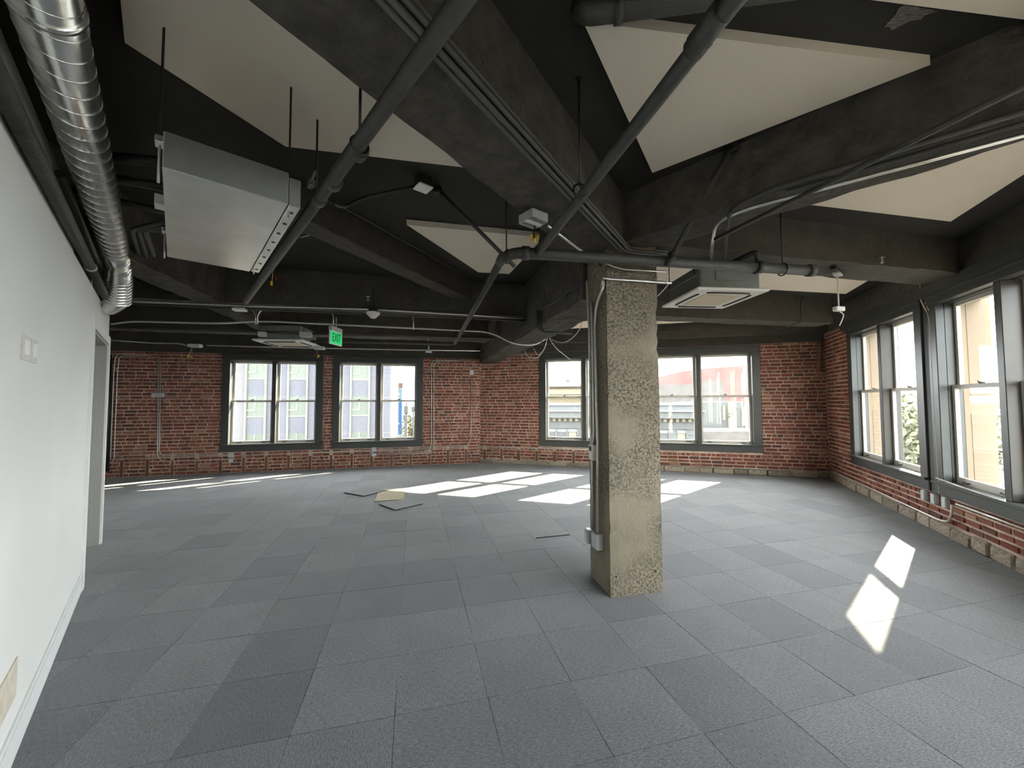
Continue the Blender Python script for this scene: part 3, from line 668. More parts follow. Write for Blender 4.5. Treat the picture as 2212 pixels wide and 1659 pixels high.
# column conduits and boxes
def cwl(*p): return [CW.px(x, y, o) for x, y, o in p]
tube_thing('column_conduit', cwl((1291, 1150, .03), (1291, 960, .018), (1285, 700, .018), (1288, 660, .02), (1303, 618, .02)), .012, 'emt', 'rightmost silver conduit on shaded side of column', 'conduit', .1)
tube_thing('column_conduit', cwl((1280, 966, .02), (1283, 935, .018), (1281, 800, .018), (1279, 690, .018), (1277, 650, .018)), .011, 'emt', 'thin middle conduit on side of column above the thermostat', 'conduit', .06)
tube_thing('column_conduit', cwl((1280, 1140, .03), (1279, 1000, .018), (1277, 950, .018), (1273, 710, .018), (1269, 640, .02), (1268, 606, .02)), .011, 'emt', 'leftmost silver conduit on far edge of column side', 'conduit', .1)
def wallbox(name, wall, p, w, h, d, label, cat, m='box_grey', cover=True, off=0.0):
    l = wall.loc(p); root = thing(name, wall.W(l[0], -off, l[2] - h / 2), label, cat)
    def tr(mb): mb.v = [wall.W(l[0] + q.x, -off + q.y, l[2] + q.z) for q in mb.v]; return mb
    tr(MB().bbox((-w / 2, -d, -h / 2), (w / 2, 0, h / 2), .004)).build('body', m, root)
    if cover: tr(MB().bbox((-w / 2 + .004, -d - .006, -h / 2 + .004), (w / 2 - .004, -d, h / 2 - .004), .002)).build('cover', m, root)
    root['_'] = 0; del root['_']; return root, tr
t, tr = wallbox('thermostat', CW, CW.px(1279, 977, .02), .085, .13, .028, 'white thermostat controller on side of concrete column', 'thermostat', 'plastic_white')
tr(MB().box((-.028, -.036, .012), (.018, -.034, .05))).build('screen', 'dark_slot', t)
t, tr = wallbox('outlet_box', CW, CW.px(1273, 1157, .02), .075, .115, .045, 'small metal outlet box low on far edge of column', 'outlet')
for z in (-.022, .022): tr(MB().tube([(0, -.051, z), (0, -.054, z)], .016, 12)).build('receptacle', 'plastic_white', t)
wallbox('junction_box', CW, CW.px(1292, 1167, .02), .11, .13, .05, 'larger metal junction box low on side of column', 'junction box')
cfl = lambda *p: [CF.px(x, y, o) for x, y, o in p]
tube_thing('column_conduit', cfl((1302, 600, .02), (1316, 603, .02), (1450, 611, .02)), .0105, 'steel', 'silver conduit running level across front of column near top', 'conduit', .03)
tube_thing('column_conduit', cfl((1270, 545, .03), (1328, 581, .02), (1440, 587, .02)), .0075, 'steel', 'thin silver conduit curving across front of column top', 'conduit', .12)
wallbox('conduit_elbow', CW, CW.px(1303, 612, .01), .035, .06, .035, 'small conduit corner fitting at column top edge', 'fitting', 'steel', False)

# ------------------------------------------------------------------ spiral duct along the left wall
dang = radians(103.2); dist = 1.23; dl, dz = cos(dang) * dist, EYE + sin(dang) * dist
def DU(t, o=0.0, z=0.0): return lu * t + ln * (dl + o) + Vector((0, 0, dz + z))
tt = [zp(245, 545, dz)][0].dot(lu)
duct = thing('spiral_duct', DU(-.5), 'shiny galvanized spiral duct running along the top of white wall', 'duct')
R_ = .084
mb = MB().tube([DU(-.6), DU(tt)], R_, 36); mb.build('pipe', 'galvanized', duct, smooth=True)
pts = []
for i in range(int((tt + .6) / .105 * 24)):
    a = 2 * pi * i / 24; t = -.6 + .105 * i / 24; pts.append(DU(t, cos(a) * R_, sin(a) * R_))
MB().tube(pts, .0028, 5).build('seam', 'galvanized', duct, smooth=True)
for t in (.62, 1.75, tt - .02): MB().tube([DU(t - .012), DU(t + .012)], R_ + .006, 36).build('joint_band', 'galvanized', duct, smooth=True)
ec = [DU(tt), DU(tt + .28), DU(tt + .50, -.01, -.06), DU(tt + .80, -.02, -.22), DU(tt + .95, -.10, -.27), LW((DU(tt + .95)).dot(lu) - LO.dot(lu), -.02, dz - .27)]
MB().tube(ec[:3], R_ + .004, 30, .1).build('collar', 'galvanized', duct, smooth=True)
fl = MB().tube(ec[1:], R_ + .008, 30, .12, 12); fl.build('elbow', 'galvanized', duct, smooth=True)
for k in range(9):
    f = k / 8; c = ec[2].lerp(ec[3], f); d = (ec[3] - ec[2]).normalized(); MB().tube([c - d * .008, c + d * .008], R_ + .015, 26).build('rib', 'galvanized', duct, smooth=True)
tube_thing('insulated_pipe', [LW(-3.4, .032, 2.475), LW(-.55, .032, 2.475)], .030, 'pipe_brown', 'black insulated pipe on top edge of white wall below the duct', 'pipe', n=12)
tube_thing('insulated_pipe', [LW(-.52, .032, 2.475), LW(.9, .032, 2.475)], .030, 'pipe_brown', 'far length of black pipe on top edge of white wall', 'pipe', n=12)
tube_thing('black_conduit', [LW(-1.7, .025, 2.64), LW(.6, .025, 2.64)], .020, 'black_pipe', 'thin black pipe between duct and wall top', 'pipe')
tag(MB().tube([LW(-.555, .032, 2.475), LW(-.515, .032, 2.475)], .035, 12).build('pipe_coupling', 'dust', smooth=True), 'worn joint band on the black pipe above white wall', 'coupling')
for i, (z, o) in enumerate(((2.86, 0), (2.80, .0), (2.92, .05))):
    a = zp(240, 340 + 45 * i, z); b = zp(372, 352 + 55 * i, z)
    tube_thing('refrigerant_line', [a + (a - b) * .6, b], .03 - .004 * i, 'black_pipe', ['upper black insulated line entering the metal fan box', 'middle black insulated line entering the metal fan box', 'lower black insulated line entering the metal fan box'][i], 'pipe', n=10)
for i in range(3):
    p = zp(285 + 14 * i, 495, 2.75); q = zp(300 + 16 * i, 552, 2.72); r = zp(360, 478 + 10 * i, 2.78)
    tube_thing('refrigerant_line', [r, p, q], .016, 'pipe_paint', ['left bent grey line behind the duct', 'middle bent grey line behind the duct', 'right bent grey line behind the duct'][i], 'pipe', .05)

# ------------------------------------------------------------------ fan coil box
FB = 2.45
fa, fb_, fc, fd = [zp(x, y, FB) for x, y in ((361, 370), (625, 437), (540, 586), (355, 555))]
faz = degrees(atan2((fc - fb_).y, (fc - fb_).x)); fl_ = ((fc - fb_).length + (fd - fa).length) / 2; fw_ = ((fb_ - fa).length + (fc - fd).length) / 2
fctr = (fa + fb_ + fc + fd) / 4
fan = thing('fan_coil_unit', fctr, 'galvanized metal fan box hanging by rods below upper left panel', 'air handler')
MB().obox(fctr, faz, fl_, fw_, .155, .004).build('body', 'galvanized_box', fan)
fu = Vector((cos(radians(faz)), sin(radians(faz)), 0)); fn = Vector((fu.y, -fu.x, 0))          # fn points right, to the pipe
MB().obox(fctr + fn * (fw_ / 2 + .03) + Vector((0, 0, .0)), faz, fl_ - .02, .05, .14, .004).build('flange', 'galvanized_box', fan)
for k in range(8):
    p = fctr + fn * (fw_ / 2 + .03) + fu * (fl_ * (-.43 + .86 * k / 7)); MB().tube([p + Vector((0, 0, -.002)), p + Vector((0, 0, .01))], .010, 10).build('flange_hole', 'dark_slot', fan)
for su in (-.45, .42):
    for sn in (-.5, .5):
        p = fctr + fu * fl_ * su + fn * (fw_ * sn + (.012 if sn > 0 else -.012))
        MB().obox(p + Vector((0, 0, .12)), faz, .06, .03, .03, .004).build('bracket', 'galvanized_box', fan)
        MB().tube([p + Vector((0, 0, .15)), (p.x, p.y, SLAB)], .005, 6).build('rod', 'black_pipe', fan); MB().tube([p + Vector((0, 0, -.04)), p + Vector((0, 0, .15))], .005, 6).build('rod_end', 'steel', fan)
MB().obox(fctr + fu * (fl_ / 2 + .03) + fn * .1 + Vector((0, 0, .02)), faz, .06, .05, .02).build('drain_fitting', 'plastic_white', fan)
MB().obox(fctr - fn * (fw_ / 2 + .02) + fu * -.1 + Vector((0, 0, .04)), faz, .08, .04, .05).build('control_tag', 'plastic_white', fan)
hanger(687, 252, SLAB - .02, 'black rod stub under upper left panel beside the thick pipe') if 0 else None
q = zp(686, 252, SLAB - .03); tube_thing('hanger_rod', [(q.x, q.y, SLAB), (q.x, q.y, 2.62)], .006, 'black_pipe', 'black rod hanging from upper left panel right of the fan box', 'rod')
t = thing('conduit_clamp', zp(672, 405, 2.64), 'small metal strap clamp beside thick pipe and fan box', 'clamp')
p = zp(672, 405, 2.64); MB().obox(p, 132, .05, .03, .035, .004).build('strap', 'steel', t); MB().tube([p + Vector((0, 0, .03)), p + Vector((.02, 0, .09))], .006, 6).build('bolt', 'steel', t)

# ------------------------------------------------------------------ ceiling cassettes
def cassette(c, az, size, h, label, detail=True):
    root = thing('cassette_unit', c, label, 'air conditioner', 'ceiling cassette units'); s = size
    def tr(mb):
        M = Matrix.Translation(Vector(c)) @ Matrix.Rotation(radians(az), 4, 'Z'); mb.v = [M @ p for p in mb.v]; return mb
    tr(MB().bbox((-s / 2, -s / 2, 0), (s / 2, s / 2, .028), .010)).build('panel', 'plastic_white', root)
    b = s * .42; body = tr(MB().bbox((-b, -b, .028), (b, b, h), .012)).build('body', 'unit_grey', root)
    g = s * .27; gr = tr(MB().bbox((-g, -g, -.006), (g, g, .004), .003)).build('intake_grille', 'plastic_cream', root)
    k = s * .37
    for i in range(4):
        M = Matrix.Rotation(pi / 2 * i, 4, 'Z'); mb = MB().tube([(-k * .8, -k, -.001), (-k * .5, -k - .008, -.001), (k * .5, -k - .008, -.001), (k * .8, -k, -.001)], .011, 8); mb.v = [M @ p for p in mb.v]
        tr(mb).build('air_slot', 'dark_slot', root, smooth=True)
    if detail:
        tr(MB().bbox((-b * .5, -b - .008, h * .42), (b * .55, -b, h * .78), .003)).build('access_plate', 'unit_grey', body)
        tr(MB().tube([(b * .82, -b - .02, h * .75), (b * .82, -b, h * .75)], .018, 10)).build('port', 'dark_slot', body)
        tr(MB().bbox((-b - .006, -b * .9, h * .65), (-b, b * .9, h * .78), .003)).build('seam_band', 'unit_grey', body)
    for sx, sy in ((-1, -1), (1, -1), (1, 1), (-1, 1)):
        p = (sx * (b + .02), sy * (b - .06), h * .7); tr(MB().tube([p, (p[0], p[1], SLAB - c[2])], .005, 6)).build('rod', 'black_pipe', root)
    return root
cc = [zp(x, y, 2.50) for x, y in ((1420, 662), (1526, 628), (1672, 627), (1547, 669))]; ctr_ = sum(cc, Vector()) / 4
cassette(Vector((ctr_.x, ctr_.y, 2.50)), 5, .70, .25, 'square white ceiling cassette air conditioner right of the column')
cc = [zp(x, y, 2.40) for x, y in ((560, 736), (655, 735), (686, 750), (590, 751))]; ctr_ = sum(cc, Vector()) / 4
cassette(Vector((ctr_.x, ctr_.y, 2.40)), 6, .72, .24, 'far white ceiling cassette above the left back window', False)

# ------------------------------------------------------------------ lines near the left back wall
def line(name, pts, D, r, m, label, fil=.05, cat='conduit', group=None): return tube_thing(name, [dp(x, y, D) for x, y in pts], r, m, label, cat, fil, group=group)
line('silver_conduit', [(240, 648), (535, 661), (800, 668), (1166, 689)], 5.15, .012, 'steel', 'silver conduit along bottom edge of the long cross beam')
line('painted_conduit', [(240, 655), (560, 669), (1166, 694)], 5.20, .011, 'pipe_paint', 'dark conduit just below the silver one at the long cross beam')
line('silver_conduit', [(240, 700), (285, 694), (480, 699), (560, 693), (720, 701), (1062, 717), (1108, 744), (1157, 746), (1182, 729)], 5.75, .013, 'steel', 'long silver conduit sweeping right and dipping under the back beam', .25)
line('sprinkler_line', [(236, 706), (272, 709), (720, 722), (1067, 731)], 6.35, .022, 'pipe_paint', 'dark grey pipe above the left back windows', cat='pipe')
line('sprinkler_line', [(560, 735), (980, 744)], 6.75, .018, 'pipe_paint', 'thin dark sprinkler pipe ending at the slanting pipe tip', cat='pipe')
line('silver_conduit', [(232, 734), (330, 741), (390, 742), (409, 748)], 6.95, .010, 'steel', 'light conduit at far left leading to a ceiling box', .1)
line('silver_conduit', [(447, 746), (640, 751), (888, 756), (1037, 758)], 6.95, .010, 'steel', 'light conduit from ceiling box past the exit sign', .1)
for i, (x0, y0, x1, y1) in enumerate(((545, 664, 552, 700), (560, 667, 556, 700), (718, 675, 720, 700), (891, 678, 893, 712))):
    line('conduit_drop', [(x0 - (8 if i == 0 else -8 if i == 1 else 0), y0), (x1, y0 + 12), (x1, y1)], 5.6, .009, 'steel', ['left short curved conduit drop below cross beam', 'right short curved conduit drop below cross beam', 'straight conduit drop above the exit sign', 'white conduit drop right of the round detector'][i], .06)
def cbox(name, x, y, D, w, h, d, label, cat, m='box_grey', stem=0.0):
    p = dp(x, y, D); root = thing(name, p, label, cat); MB().obox(p - Vector((0, 0, h / 2)), 13, w, d, h, .006).build('body', m, root)
    if stem: MB().tube([p, (p.x, p.y, p.z + stem)], .012, 8).build('stem', m, root, smooth=True)
    return root
def nuts(x, y, D, label, cat='wires'):
    p = dp(x, y, D); root = thing('wire_pigtail', p, label, cat)
    for i in range(3):
        o = Vector((random.uniform(-.04, .04), random.uniform(-.03, .03), random.uniform(-.05, .02))); w = MB().tube([p + Vector((0, 0, .10)), p + Vector((o.x * .4, o.y * .4, .05)), p + o], .003, 5, .03).build('wire', 'copper' if i == 0 else 'black_pipe', root)
        MB().tube([p + o + Vector((0, 0, .01)), p + o - Vector((0, 0, .028))], .008, 7, radii=[.009, .006]).build('wire_nut', 'yellow_nut' if i < 2 else 'red_nut', root)
    return root
cbox('ceiling_box', 422, 747, 6.9, .16, .05, .10, 'metal ceiling box with wires left of first back window', 'junction box'); nuts(415, 765, 6.9, 'loose wires hanging below ceiling box left of first back window')
cbox('ceiling_box', 690, 752, 6.9, .16, .05, .10, 'metal ceiling box at right end of far cassette', 'junction box'); nuts(682, 765, 6.9, 'loose wires hanging below ceiling box beside far cassette')
cbox('ceiling_box', 926, 759, 6.9, .11, .045, .09, 'small grey box on stem above second back window', 'junction box', stem=.10)
cbox('ceiling_box', 661, 723, 6.3, .16, .07, .10, 'grey junction box on pipe left of exit sign', 'junction box')
cbox('ceiling_box', 567, 722, 6.3, .10, .07, .08, 'small grey junction box above left back window', 'junction box')
cbox('ceiling_box', 518, 669, 5.1, .13, .03, .10, 'white small ceiling device at end of the thick pipe', 'sensor', 'plastic_white')
p = dp(590, 596, 4.2); nuts(590, 600, 4.2, 'yellow wire nuts hanging right of the thick pipe')
# round detector
p = dp(806, 678, 5.1)
root = thing('smoke_detector', p - Vector((0, 0, .05)), 'round cream smoke detector hanging below the cross beam', 'detector')
MB().lathe(p, [(.030, -.055), (.034, -.05), (.055, -.03), (.083, .0), (.083, .02), (.07, .024)], 24).build('dome', 'plastic_white', root, smooth=True)
MB().lathe(p, [(.055, .024), (.055, .07)], 16).build('base', 'black_pipe', root)
MB().tube([p + Vector((0, 0, .05)), p + Vector((0, 0, .3))], .012, 8).build('stem', 'black_pipe', root)
for i, (x, y, D, lb) in enumerate(((795, 650, 4.9, 'small sprinkler head above the round detector'), (1600, 717, 7.2, 'small sprinkler head on pipe near right back windows'), (1905, 568, 2.70, 'bright sprinkler head on right beam face'), (925, 735, 6.6, 'small sprinkler head under thin pipe by second back window'))):
    p = dp(x, y, D); root = thing('fire_sprinkler', p, lb, 'sprinkler', 'sprinkler heads')
    MB().lathe(p, [(.012, 0), (.012, .025), (.007, .03), (.007, .05)], 10).build('body', 'steel', root); MB().lathe(p + Vector((0, 0, .05)), [(.022, 0), (.022, .004)], 12).build('deflector', 'steel', root)
line('sprinkler_line', [(1418, 716), (1596, 722)], 7.0, .016, 'pipe_paint', 'thin dark pipe across right back ceiling behind the column', cat='pipe')
# exit sign -------------------------------------------------------------------------------------------------------
p = dp(712, 742, 5.55); s0 = p; root = thing('exit_sign', s0, 'green illuminated exit sign hanging below conduits', 'sign')
sl, sh = .30, .185; sd = Vector((.10, .995, 0)).normalized(); sn = Vector((sd.y, -sd.x, 0))
def SG(u, o, z): return s0 + sd * u + sn * o + Vector((0, 0, z))
def sbox(u0, u1, o0, o1, z0, z1):
    V = [SG(u, o, z) for z in (z0, z1) for u, o in ((u0, o0), (u1, o0), (u1, o1), (u0, o1))]; return MB().add(V, [(0, 1, 2, 3), (7, 6, 5, 4), (4, 5, 1, 0), (5, 6, 2, 1), (6, 7, 3, 2), (7, 4, 0, 3)])
sbox(0, sl, -.012, .004, 0, sh).build('frame', 'plastic_white', root); face = sbox(.012, sl - .012, .004, .008, .012, sh - .012).build('green_face', 'exit_green', root)
sbox(.02, sl - .02, -.03, .02, sh, sh + .055).build('housing', 'box_grey', root)
MB().tube([SG(sl / 2, 0, sh + .05), SG(sl / 2, 0, sh + .2)], .01, 8).build('stem', 'steel', root)
cu = bpy.data.curves.new('exit_text', 'FONT'); cu.body = 'EXIT'; cu.size = .165; cu.extrude = .001; cu.align_x = 'CENTER'; cu.align_y = 'CENTER'
to = bpy.data.objects.new('tmp', cu); COL.objects.link(to); dg = bpy.context.evaluated_depsgraph_get(); me = bpy.data.meshes.new_from_object(to.evaluated_get(dg)); COL.objects.unlink(to); bpy.data.objects.remove(to)
me.name = 'lettering'; M = Matrix((sd, Vector((0, 0, 1)), sn)).transposed().to_4x4(); M.translation = SG(sl / 2, .010, sh / 2) - s0; me.transform(Matrix.Diagonal((.62, 1, 1, 1))); me.transform(M)
lo = bpy.data.objects.new('lettering', me); COL.objects.link(lo); lo.parent = face; me.materials.clear(); me.materials.append(MATS['exit_dark'])

# ------------------------------------------------------------------ hanging junction box near the beam, wires, flood light plate
p = zp(1152, 482, 2.62); jb = thing('hanging_junction_box', p, 'open metal junction box under the wide beam with yellow wire nuts', 'junction box')
MB().obox(p, 40, .13, .012, .055).build('side', 'box_grey', jb) if 0 else None
M_ = Matrix.Rotation(radians(38), 4, 'Z')
def jbx(a, b, nm, m='box_grey'):
    mb = MB().box(a, b); mb.v = [M_ @ q + p for q in mb.v]; return mb.build(nm, m, jb)
jbx((-.065, -.065, .05), (.065, .065, .054), 'top'); jbx((-.065, -.065, 0), (.065, -.061, .05), 'side'); jbx((-.065, .061, 0), (.065, .065, .05), 'side'); jbx((-.065, -.061, 0), (-.061, .061, .05), 'side'); jbx((.061, -.061, 0), (.065, .061, .05), 'side'); jbx((-.065, -.02, -.002), (.065, .015, .002), 'cross_strap', 'plastic_white')
MB().tube([p + Vector((0, 0, .05)), p + Vector((0, 0, .09))], .02, 8).build('stem', 'box_grey', jb)
p2 = zp(1155, 500, 2.585); nb_ = thing('wire_pigtail', p2, 'bundle of wires with yellow nuts below the open junction box', 'wires')
for i, (dx, dz_) in enumerate(((-.02, -.03), (.0, -.05), (.025, -.02), (-.005, -.025))):
    e_ = p2 + Vector((dx, .01 * i, dz_)); MB().tube([p2 + Vector((0, 0, .05)), p2 + Vector((dx * .3, 0, .0)), e_], .003, 5, .02).build('wire', 'black_pipe', nb_); MB().tube([e_ + Vector((0, 0, .008)), e_ - Vector((0, 0, .022))], .008, 8, radii=[.009, .006]).build('wire_nut', 'yellow_nut' if i != 3 else 'red_nut', nb_)
tube_thing('silver_conduit', [zp(1182, 487, 2.65), zp(1255, 541, 2.66), zp(1300, 575, 2.60)], .0095, 'steel', 'short bright conduit from open junction box to column top', 'conduit', .08)
p = zp(914, 408, 3.04); fl_r = thing('flood_plate', p, 'small white square box cover on ceiling with black cable', 'cover plate')
MB().obox(p, 40, .11, .11, .012, .003).build('cover', 'lens_white', fl_r); MB().obox(p + Vector((0, 0, .012)), 40, .10, .10, .075, .004).build('box', 'black_pipe', fl_r)
tube_thing('black_cable', [zp(720, 440, 2.66), zp(742, 448, 2.72), zp(780, 428, 2.95), zp(898, 402, 3.06)], .011, 'black_pipe', 'black cable from thick pipe to the square white cover', 'cable', .1)
tube_thing('black_cable', [zp(715, 440, 2.70), zp(745, 449, 3.02), zp(1000, 592, 3.10), zp(1030, 596, 3.10)], .008, 'black_pipe', 'thin black cable running along top of the shallow diagonal beam', 'cable', .1)
tube_thing('steel_strut', [zp(650, 512, 2.9), zp(702, 496, 2.9)], .009, 'steel', 'short bright strut right of the fan box', 'strut')

# pendant sensor at right
p = zp(1812, 668, 2.38); top = Vector((p.x, p.y, 2.60)); pr = thing('pendant_sensor', p, 'small white box hanging on a rod before right windows', 'sensor')
MB().obox(p - Vector((0, 0, .02)), 10, .10, .05, .045, .006).build('body', 'plastic_white', pr); MB().tube([p + Vector((0, 0, .02)), (p.x, p.y, 2.74)], .006, 8).build('rod', 'plastic_white', pr)
MB().tube([p - Vector((0, 0, .02)), p + Vector((.05, 0, -.05)), p + Vector((.02, 0, -.12)), p + Vector((.0, 0, -.16))], .005, 6, .04).build('cord', 'cable_white', pr, smooth=True)
q = zp(1840, 588, 2.735); tr_ = thing('strut_channel', q, 'short dark strut channel under right beam holding pendant', 'strut'); MB().obox(Vector((p.x, p.y, 2.735)), 40, .36, .045, .03, .003).build('channel', 'black_pipe', tr_)
MB().obox(Vector((p.x, p.y, 2.715)), 40, .14, .06, .02, .003).build('mount', 'box_grey', tr_)
tube_thing('painted_conduit', [dp(1736, 640, 4.98, 11), dp(1730, 650, 4.98, 11), dp(1732, 696, 4.98, 11), dp(1700, 706, 5.1, 11)], .011, 'pipe_paint', 'dark bent conduit on beam face behind pendant sensor', 'conduit', .08)

# white cables hanging from the back beam
cr = lambda *p: [dp(x, y, D, 13.3) for x, y, D in p]
CAB = [('white cable looping from back beam to small connector near brick', [(1182, 729, 5.6), (1178, 752, 5.6), (1160, 776, 5.6), (1140, 772, 5.7), (1133, 757, 5.8)]),
       ('white cable making the small inner loop under back beam', [(1183, 730, 5.6), (1175, 756, 5.6), (1162, 770, 5.6), (1152, 752, 5.7)]),
       ('white cable drooping right from back beam towards column', [(1185, 728, 5.6), (1198, 738, 5.5), (1220, 741, 5.4), (1240, 728, 5.2), (1256, 706, 5.0), (1257, 690, 4.9)]),
       ('thin white cable hanging down to window behind column', [(1185, 729, 5.6), (1200, 752, 5.7), (1232, 777, 5.9)])]
for lb, P_ in CAB: tube_thing('white_cable', cr(*P_), .006, 'cable_white', lb, 'cable', .3, 6)
for lb, P_ in (('white cable crossing the column edge near cassette', [(1446, 612, 2.95), (1430, 630, 2.98), (1420, 640, 3.0)]), ('white cable ends at right end of column conduit', [(1442, 588, 2.72), (1444, 600, 2.74), (1438, 612, 2.78)])):
    tube_thing('white_cable', [dp(x, y, D, 11.3) for x, y, D in P_], .004, 'cable_white', lb, 'cable', .02, 6)
# conduits that wrap the deep back beam
V0 = Wall(Vector((0, 0)), 103.5)
def vb(px_, py_, n=-1.44 + .015):
    d = ray(px_, py_); nn = Vector((-sin(radians(103.5)), cos(radians(103.5)), 0)); return C0 + d * (n / d.dot(nn))
for i in range(3):
    n_ = -1.425
    tube_thing('painted_conduit', [vb(1160 + 4 * i, 672), vb(1162 + 4 * i, 700 + 2 * i), vb(1166 + 4 * i, 712 + 1 * i) - Vector((0, 0, .02)), vb(1166 + 4 * i, 712 + i) + Vector((.36, .08, -.03))], .010, 'pipe_paint', ['left dark conduit wrapping under the deep back beam', 'middle dark conduit wrapping under the deep back beam', 'right dark conduit wrapping under the deep back beam'][i], 'conduit', .05, group='conduits wrapping back beam')
for i, (a_, b_) in enumerate((((1135, 688), (1020, 770)), ((1140, 694), (1024, 775)))):
    tube_thing('painted_conduit', [vb(*a_), vb(*b_)], .010, 'pipe_paint', ['upper dark conduit along side of deep back beam', 'lower dark conduit along side of deep back beam'][i], 'conduit')
tube_thing('painted_conduit', [vb(1262, 612), vb(1225, 630), vb(1222, 640), vb(1172, 668)], .012, 'pipe_paint', 'offset dark conduit on side of back beam next to column', 'conduit', .03)

# ------------------------------------------------------------------ conduits and boxes on the brick walls
def wc(name, wall, pts, label, r=.0085, fil=.09, off=.018, m='emt'): return tube_thing(name, [wall.px(x, y, off) for x, y in pts], r, m, label, 'conduit', fil, 8)
wc('wall_conduit', WL, [(222, 1000), (238, 996), (246, 800), (250, 765), (290, 764)], 'outer curved conduit at far left of brick wall')
wc('wall_conduit', WL, [(224, 1003), (246, 998), (254, 800), (258, 768), (318, 768)], 'inner curved conduit at far left of brick wall')
wc('wall_conduit', WL, [(343, 775), (340, 985), (350, 997), (497, 992)], 'left of paired conduits dropping then running right to box')
wc('wall_conduit', WL, [(347, 776), (344, 978), (352, 984), (497, 982)], 'right of paired conduits dropping then running right to box')
wc('wall_conduit', WL, [(224, 990), (500, 985), (806, 972), (1010, 965), (1017, 950), (1018, 812)], 'long low conduit running the whole left back wall', fil=.15)
wc('wall_conduit', WL, [(812, 978), (925, 975), (932, 960), (932, 785), (938, 778), (1014, 778)], 'inner of two conduits rising right of second back window', fil=.12)
wc('wall_conduit', WL, [(812, 982), (928, 980), (937, 968), (937, 787), (945, 780), (1014, 780)], 'outer of two conduits rising right of second back window', fil=.12, off=.02)
wc('wall_conduit', WB, [(1023, 806), (1023, 950), (1030, 966), (1170, 969), (1270, 972)], 'conduit dropping at back corner then running right', fil=.15)
wc('wall_conduit', WB, [(1420, 1004), (1794, 1019)], 'low conduit along right back wall just above stone base')
for i, (wall, x, y, w, h, lb) in enumerate(((WL, 336, 854, .10, .085, 'white box on brick left of the paired conduits'), (WL, 350, 854, .10, .085, 'grey box on brick right of the paired conduits'), (WL, 500, 983, .10, .10, 'grey outlet box low on wall under left window corner'), (WL, 500, 994, .08, .08, 'small lower outlet box below the grey outlet box'), (WL, 808, 971, .10, .10, 'grey outlet box low on wall under second window'), (WL, 808, 982, .10, .07, 'small lower box under second window outlet'), (WL, 1018, 805, .10, .11, 'grey junction box high at back brick corner'))):
    wallbox('wall_box', wall, wall.px(x, y, .0), w, h, .045, lb, 'junction box')
tube_thing('wall_conduit', [WR.px(x, y, .04) for x, y in ((1800, 1019), (1900, 1064), (2030, 1124), (2050, 1128), (2056, 1108), (2056, 1090))], .011, 'emt', 'low conduit along right wall base turning up to box', 'conduit', .12, 8)
tube_thing('wall_conduit', [WR.px(x, y, .04) for x, y in ((2066, 1089), (2250, 1156))], .011, 'emt', 'bright conduit under the cut-off right window', 'conduit', 0, 8)
tube_thing('wall_conduit', [WR.px(x, y, .05) for x, y in ((2022, 1032), (2120, 1068))], .006, 'emt', 'short thin conduit on sill of cut-off right window', 'conduit', 0, 8)
tube_thing('wall_conduit', [WR.px(x, y, .022) for x, y in ((1990, 600), (1988, 645), (1998, 665), (2008, 682), (2011, 720), (2030, 1068))], .0105, 'plastic_cream', 'tall pale conduit on black pier between right windows', 'conduit', .08, 8)
tube_thing('wall_conduit', [WR.px(x, y, .025) for x, y in ((1999, 652), (2008, 671))], .009, 'plastic_cream', 'short pale conduit stub at top of black pier', 'conduit', 0, 8)
for x, y, lb in ((2003, 1070, 'first grey outlet box under right windows'), (2025, 1078, 'middle grey outlet box at foot of pale conduit'), (2049, 1086, 'third grey outlet box where low conduit turns up')):
    wallbox('wall_box', WR, WR.px(x, y, .0), .075, .115, .04, lb, 'outlet')
tube_thing('riser_pipe', [WL.px(234, 768, .06), WL.px(228, 1018, .06)], .055, 'black_pipe', 'black vertical pipe at far left end of brick wall', 'pipe', n=12)
# chipped brick corner: dark pipe chase at the right corner
c_ = WB.W(7.02, -.02, 0); tube_thing('corner_pipe', [c_ + Vector((0, 0, 2.05)), c_ + Vector((.03, -.02, 2.64))], .045, 'nailer_wood', 'rusty broken chase at top of right brick corner', 'pipe', n=8)

# ------------------------------------------------------------------ left wall fittings
def lthing(name, t0, t1, z0, z1, d, label, cat, m='plastic_white'):
    b = MB(); b.add(*lbox(t0, t1, 0, d, z0, z1)); r = thing(name, LW((t0 + t1) / 2, 0, z0), label, cat); b.build('plate', m, r); return r
def lpx(x, y):
    d = ray(x, y); t = (LO - C0).dot(ln) / d.dot(ln); p = C0 + d * t; return (p - LO).dot(lu), p.z
for i, (xa, xb, ya, yb) in enumerate(((45, 60, 724, 778), (64, 76, 733, 784))):
    ta, za_ = lpx(xa, ya); tb, zb_ = lpx(xb, yb); ta, tb = min(ta, tb), max(ta, tb)
    zt_ = lpx((xa + xb) / 2, ya)[1]; zb_ = lpx((xa + xb) / 2, yb)[1]
    r = lthing('light_switch', ta, tb, zb_, zt_, .006, ['nearer switch plate on white wall', 'farther switch plate on white wall'][i], 'switch', 'switch_plate')
    b = MB(); b.add(*lbox(ta + (tb - ta) * .3, tb - (tb - ta) * .3, .006, .012, zb_ + (zt_ - zb_) * .2, zt_ - (zt_ - zb_) * .2)); b.build('rocker', 'plastic_white', r)
t0_, z0_ = lpx(0, 1520); t1_, z1_ = lpx(34, 1455)
tag(MB().add(*lbox(t0_ - .35, t1_, 0, .004, lpx(17, 1532)[1], lpx(17, 1452)[1])).build('wall_patch', 'patch_raw'), 'torn raw plaster patch low on white wall at left edge', 'patch')

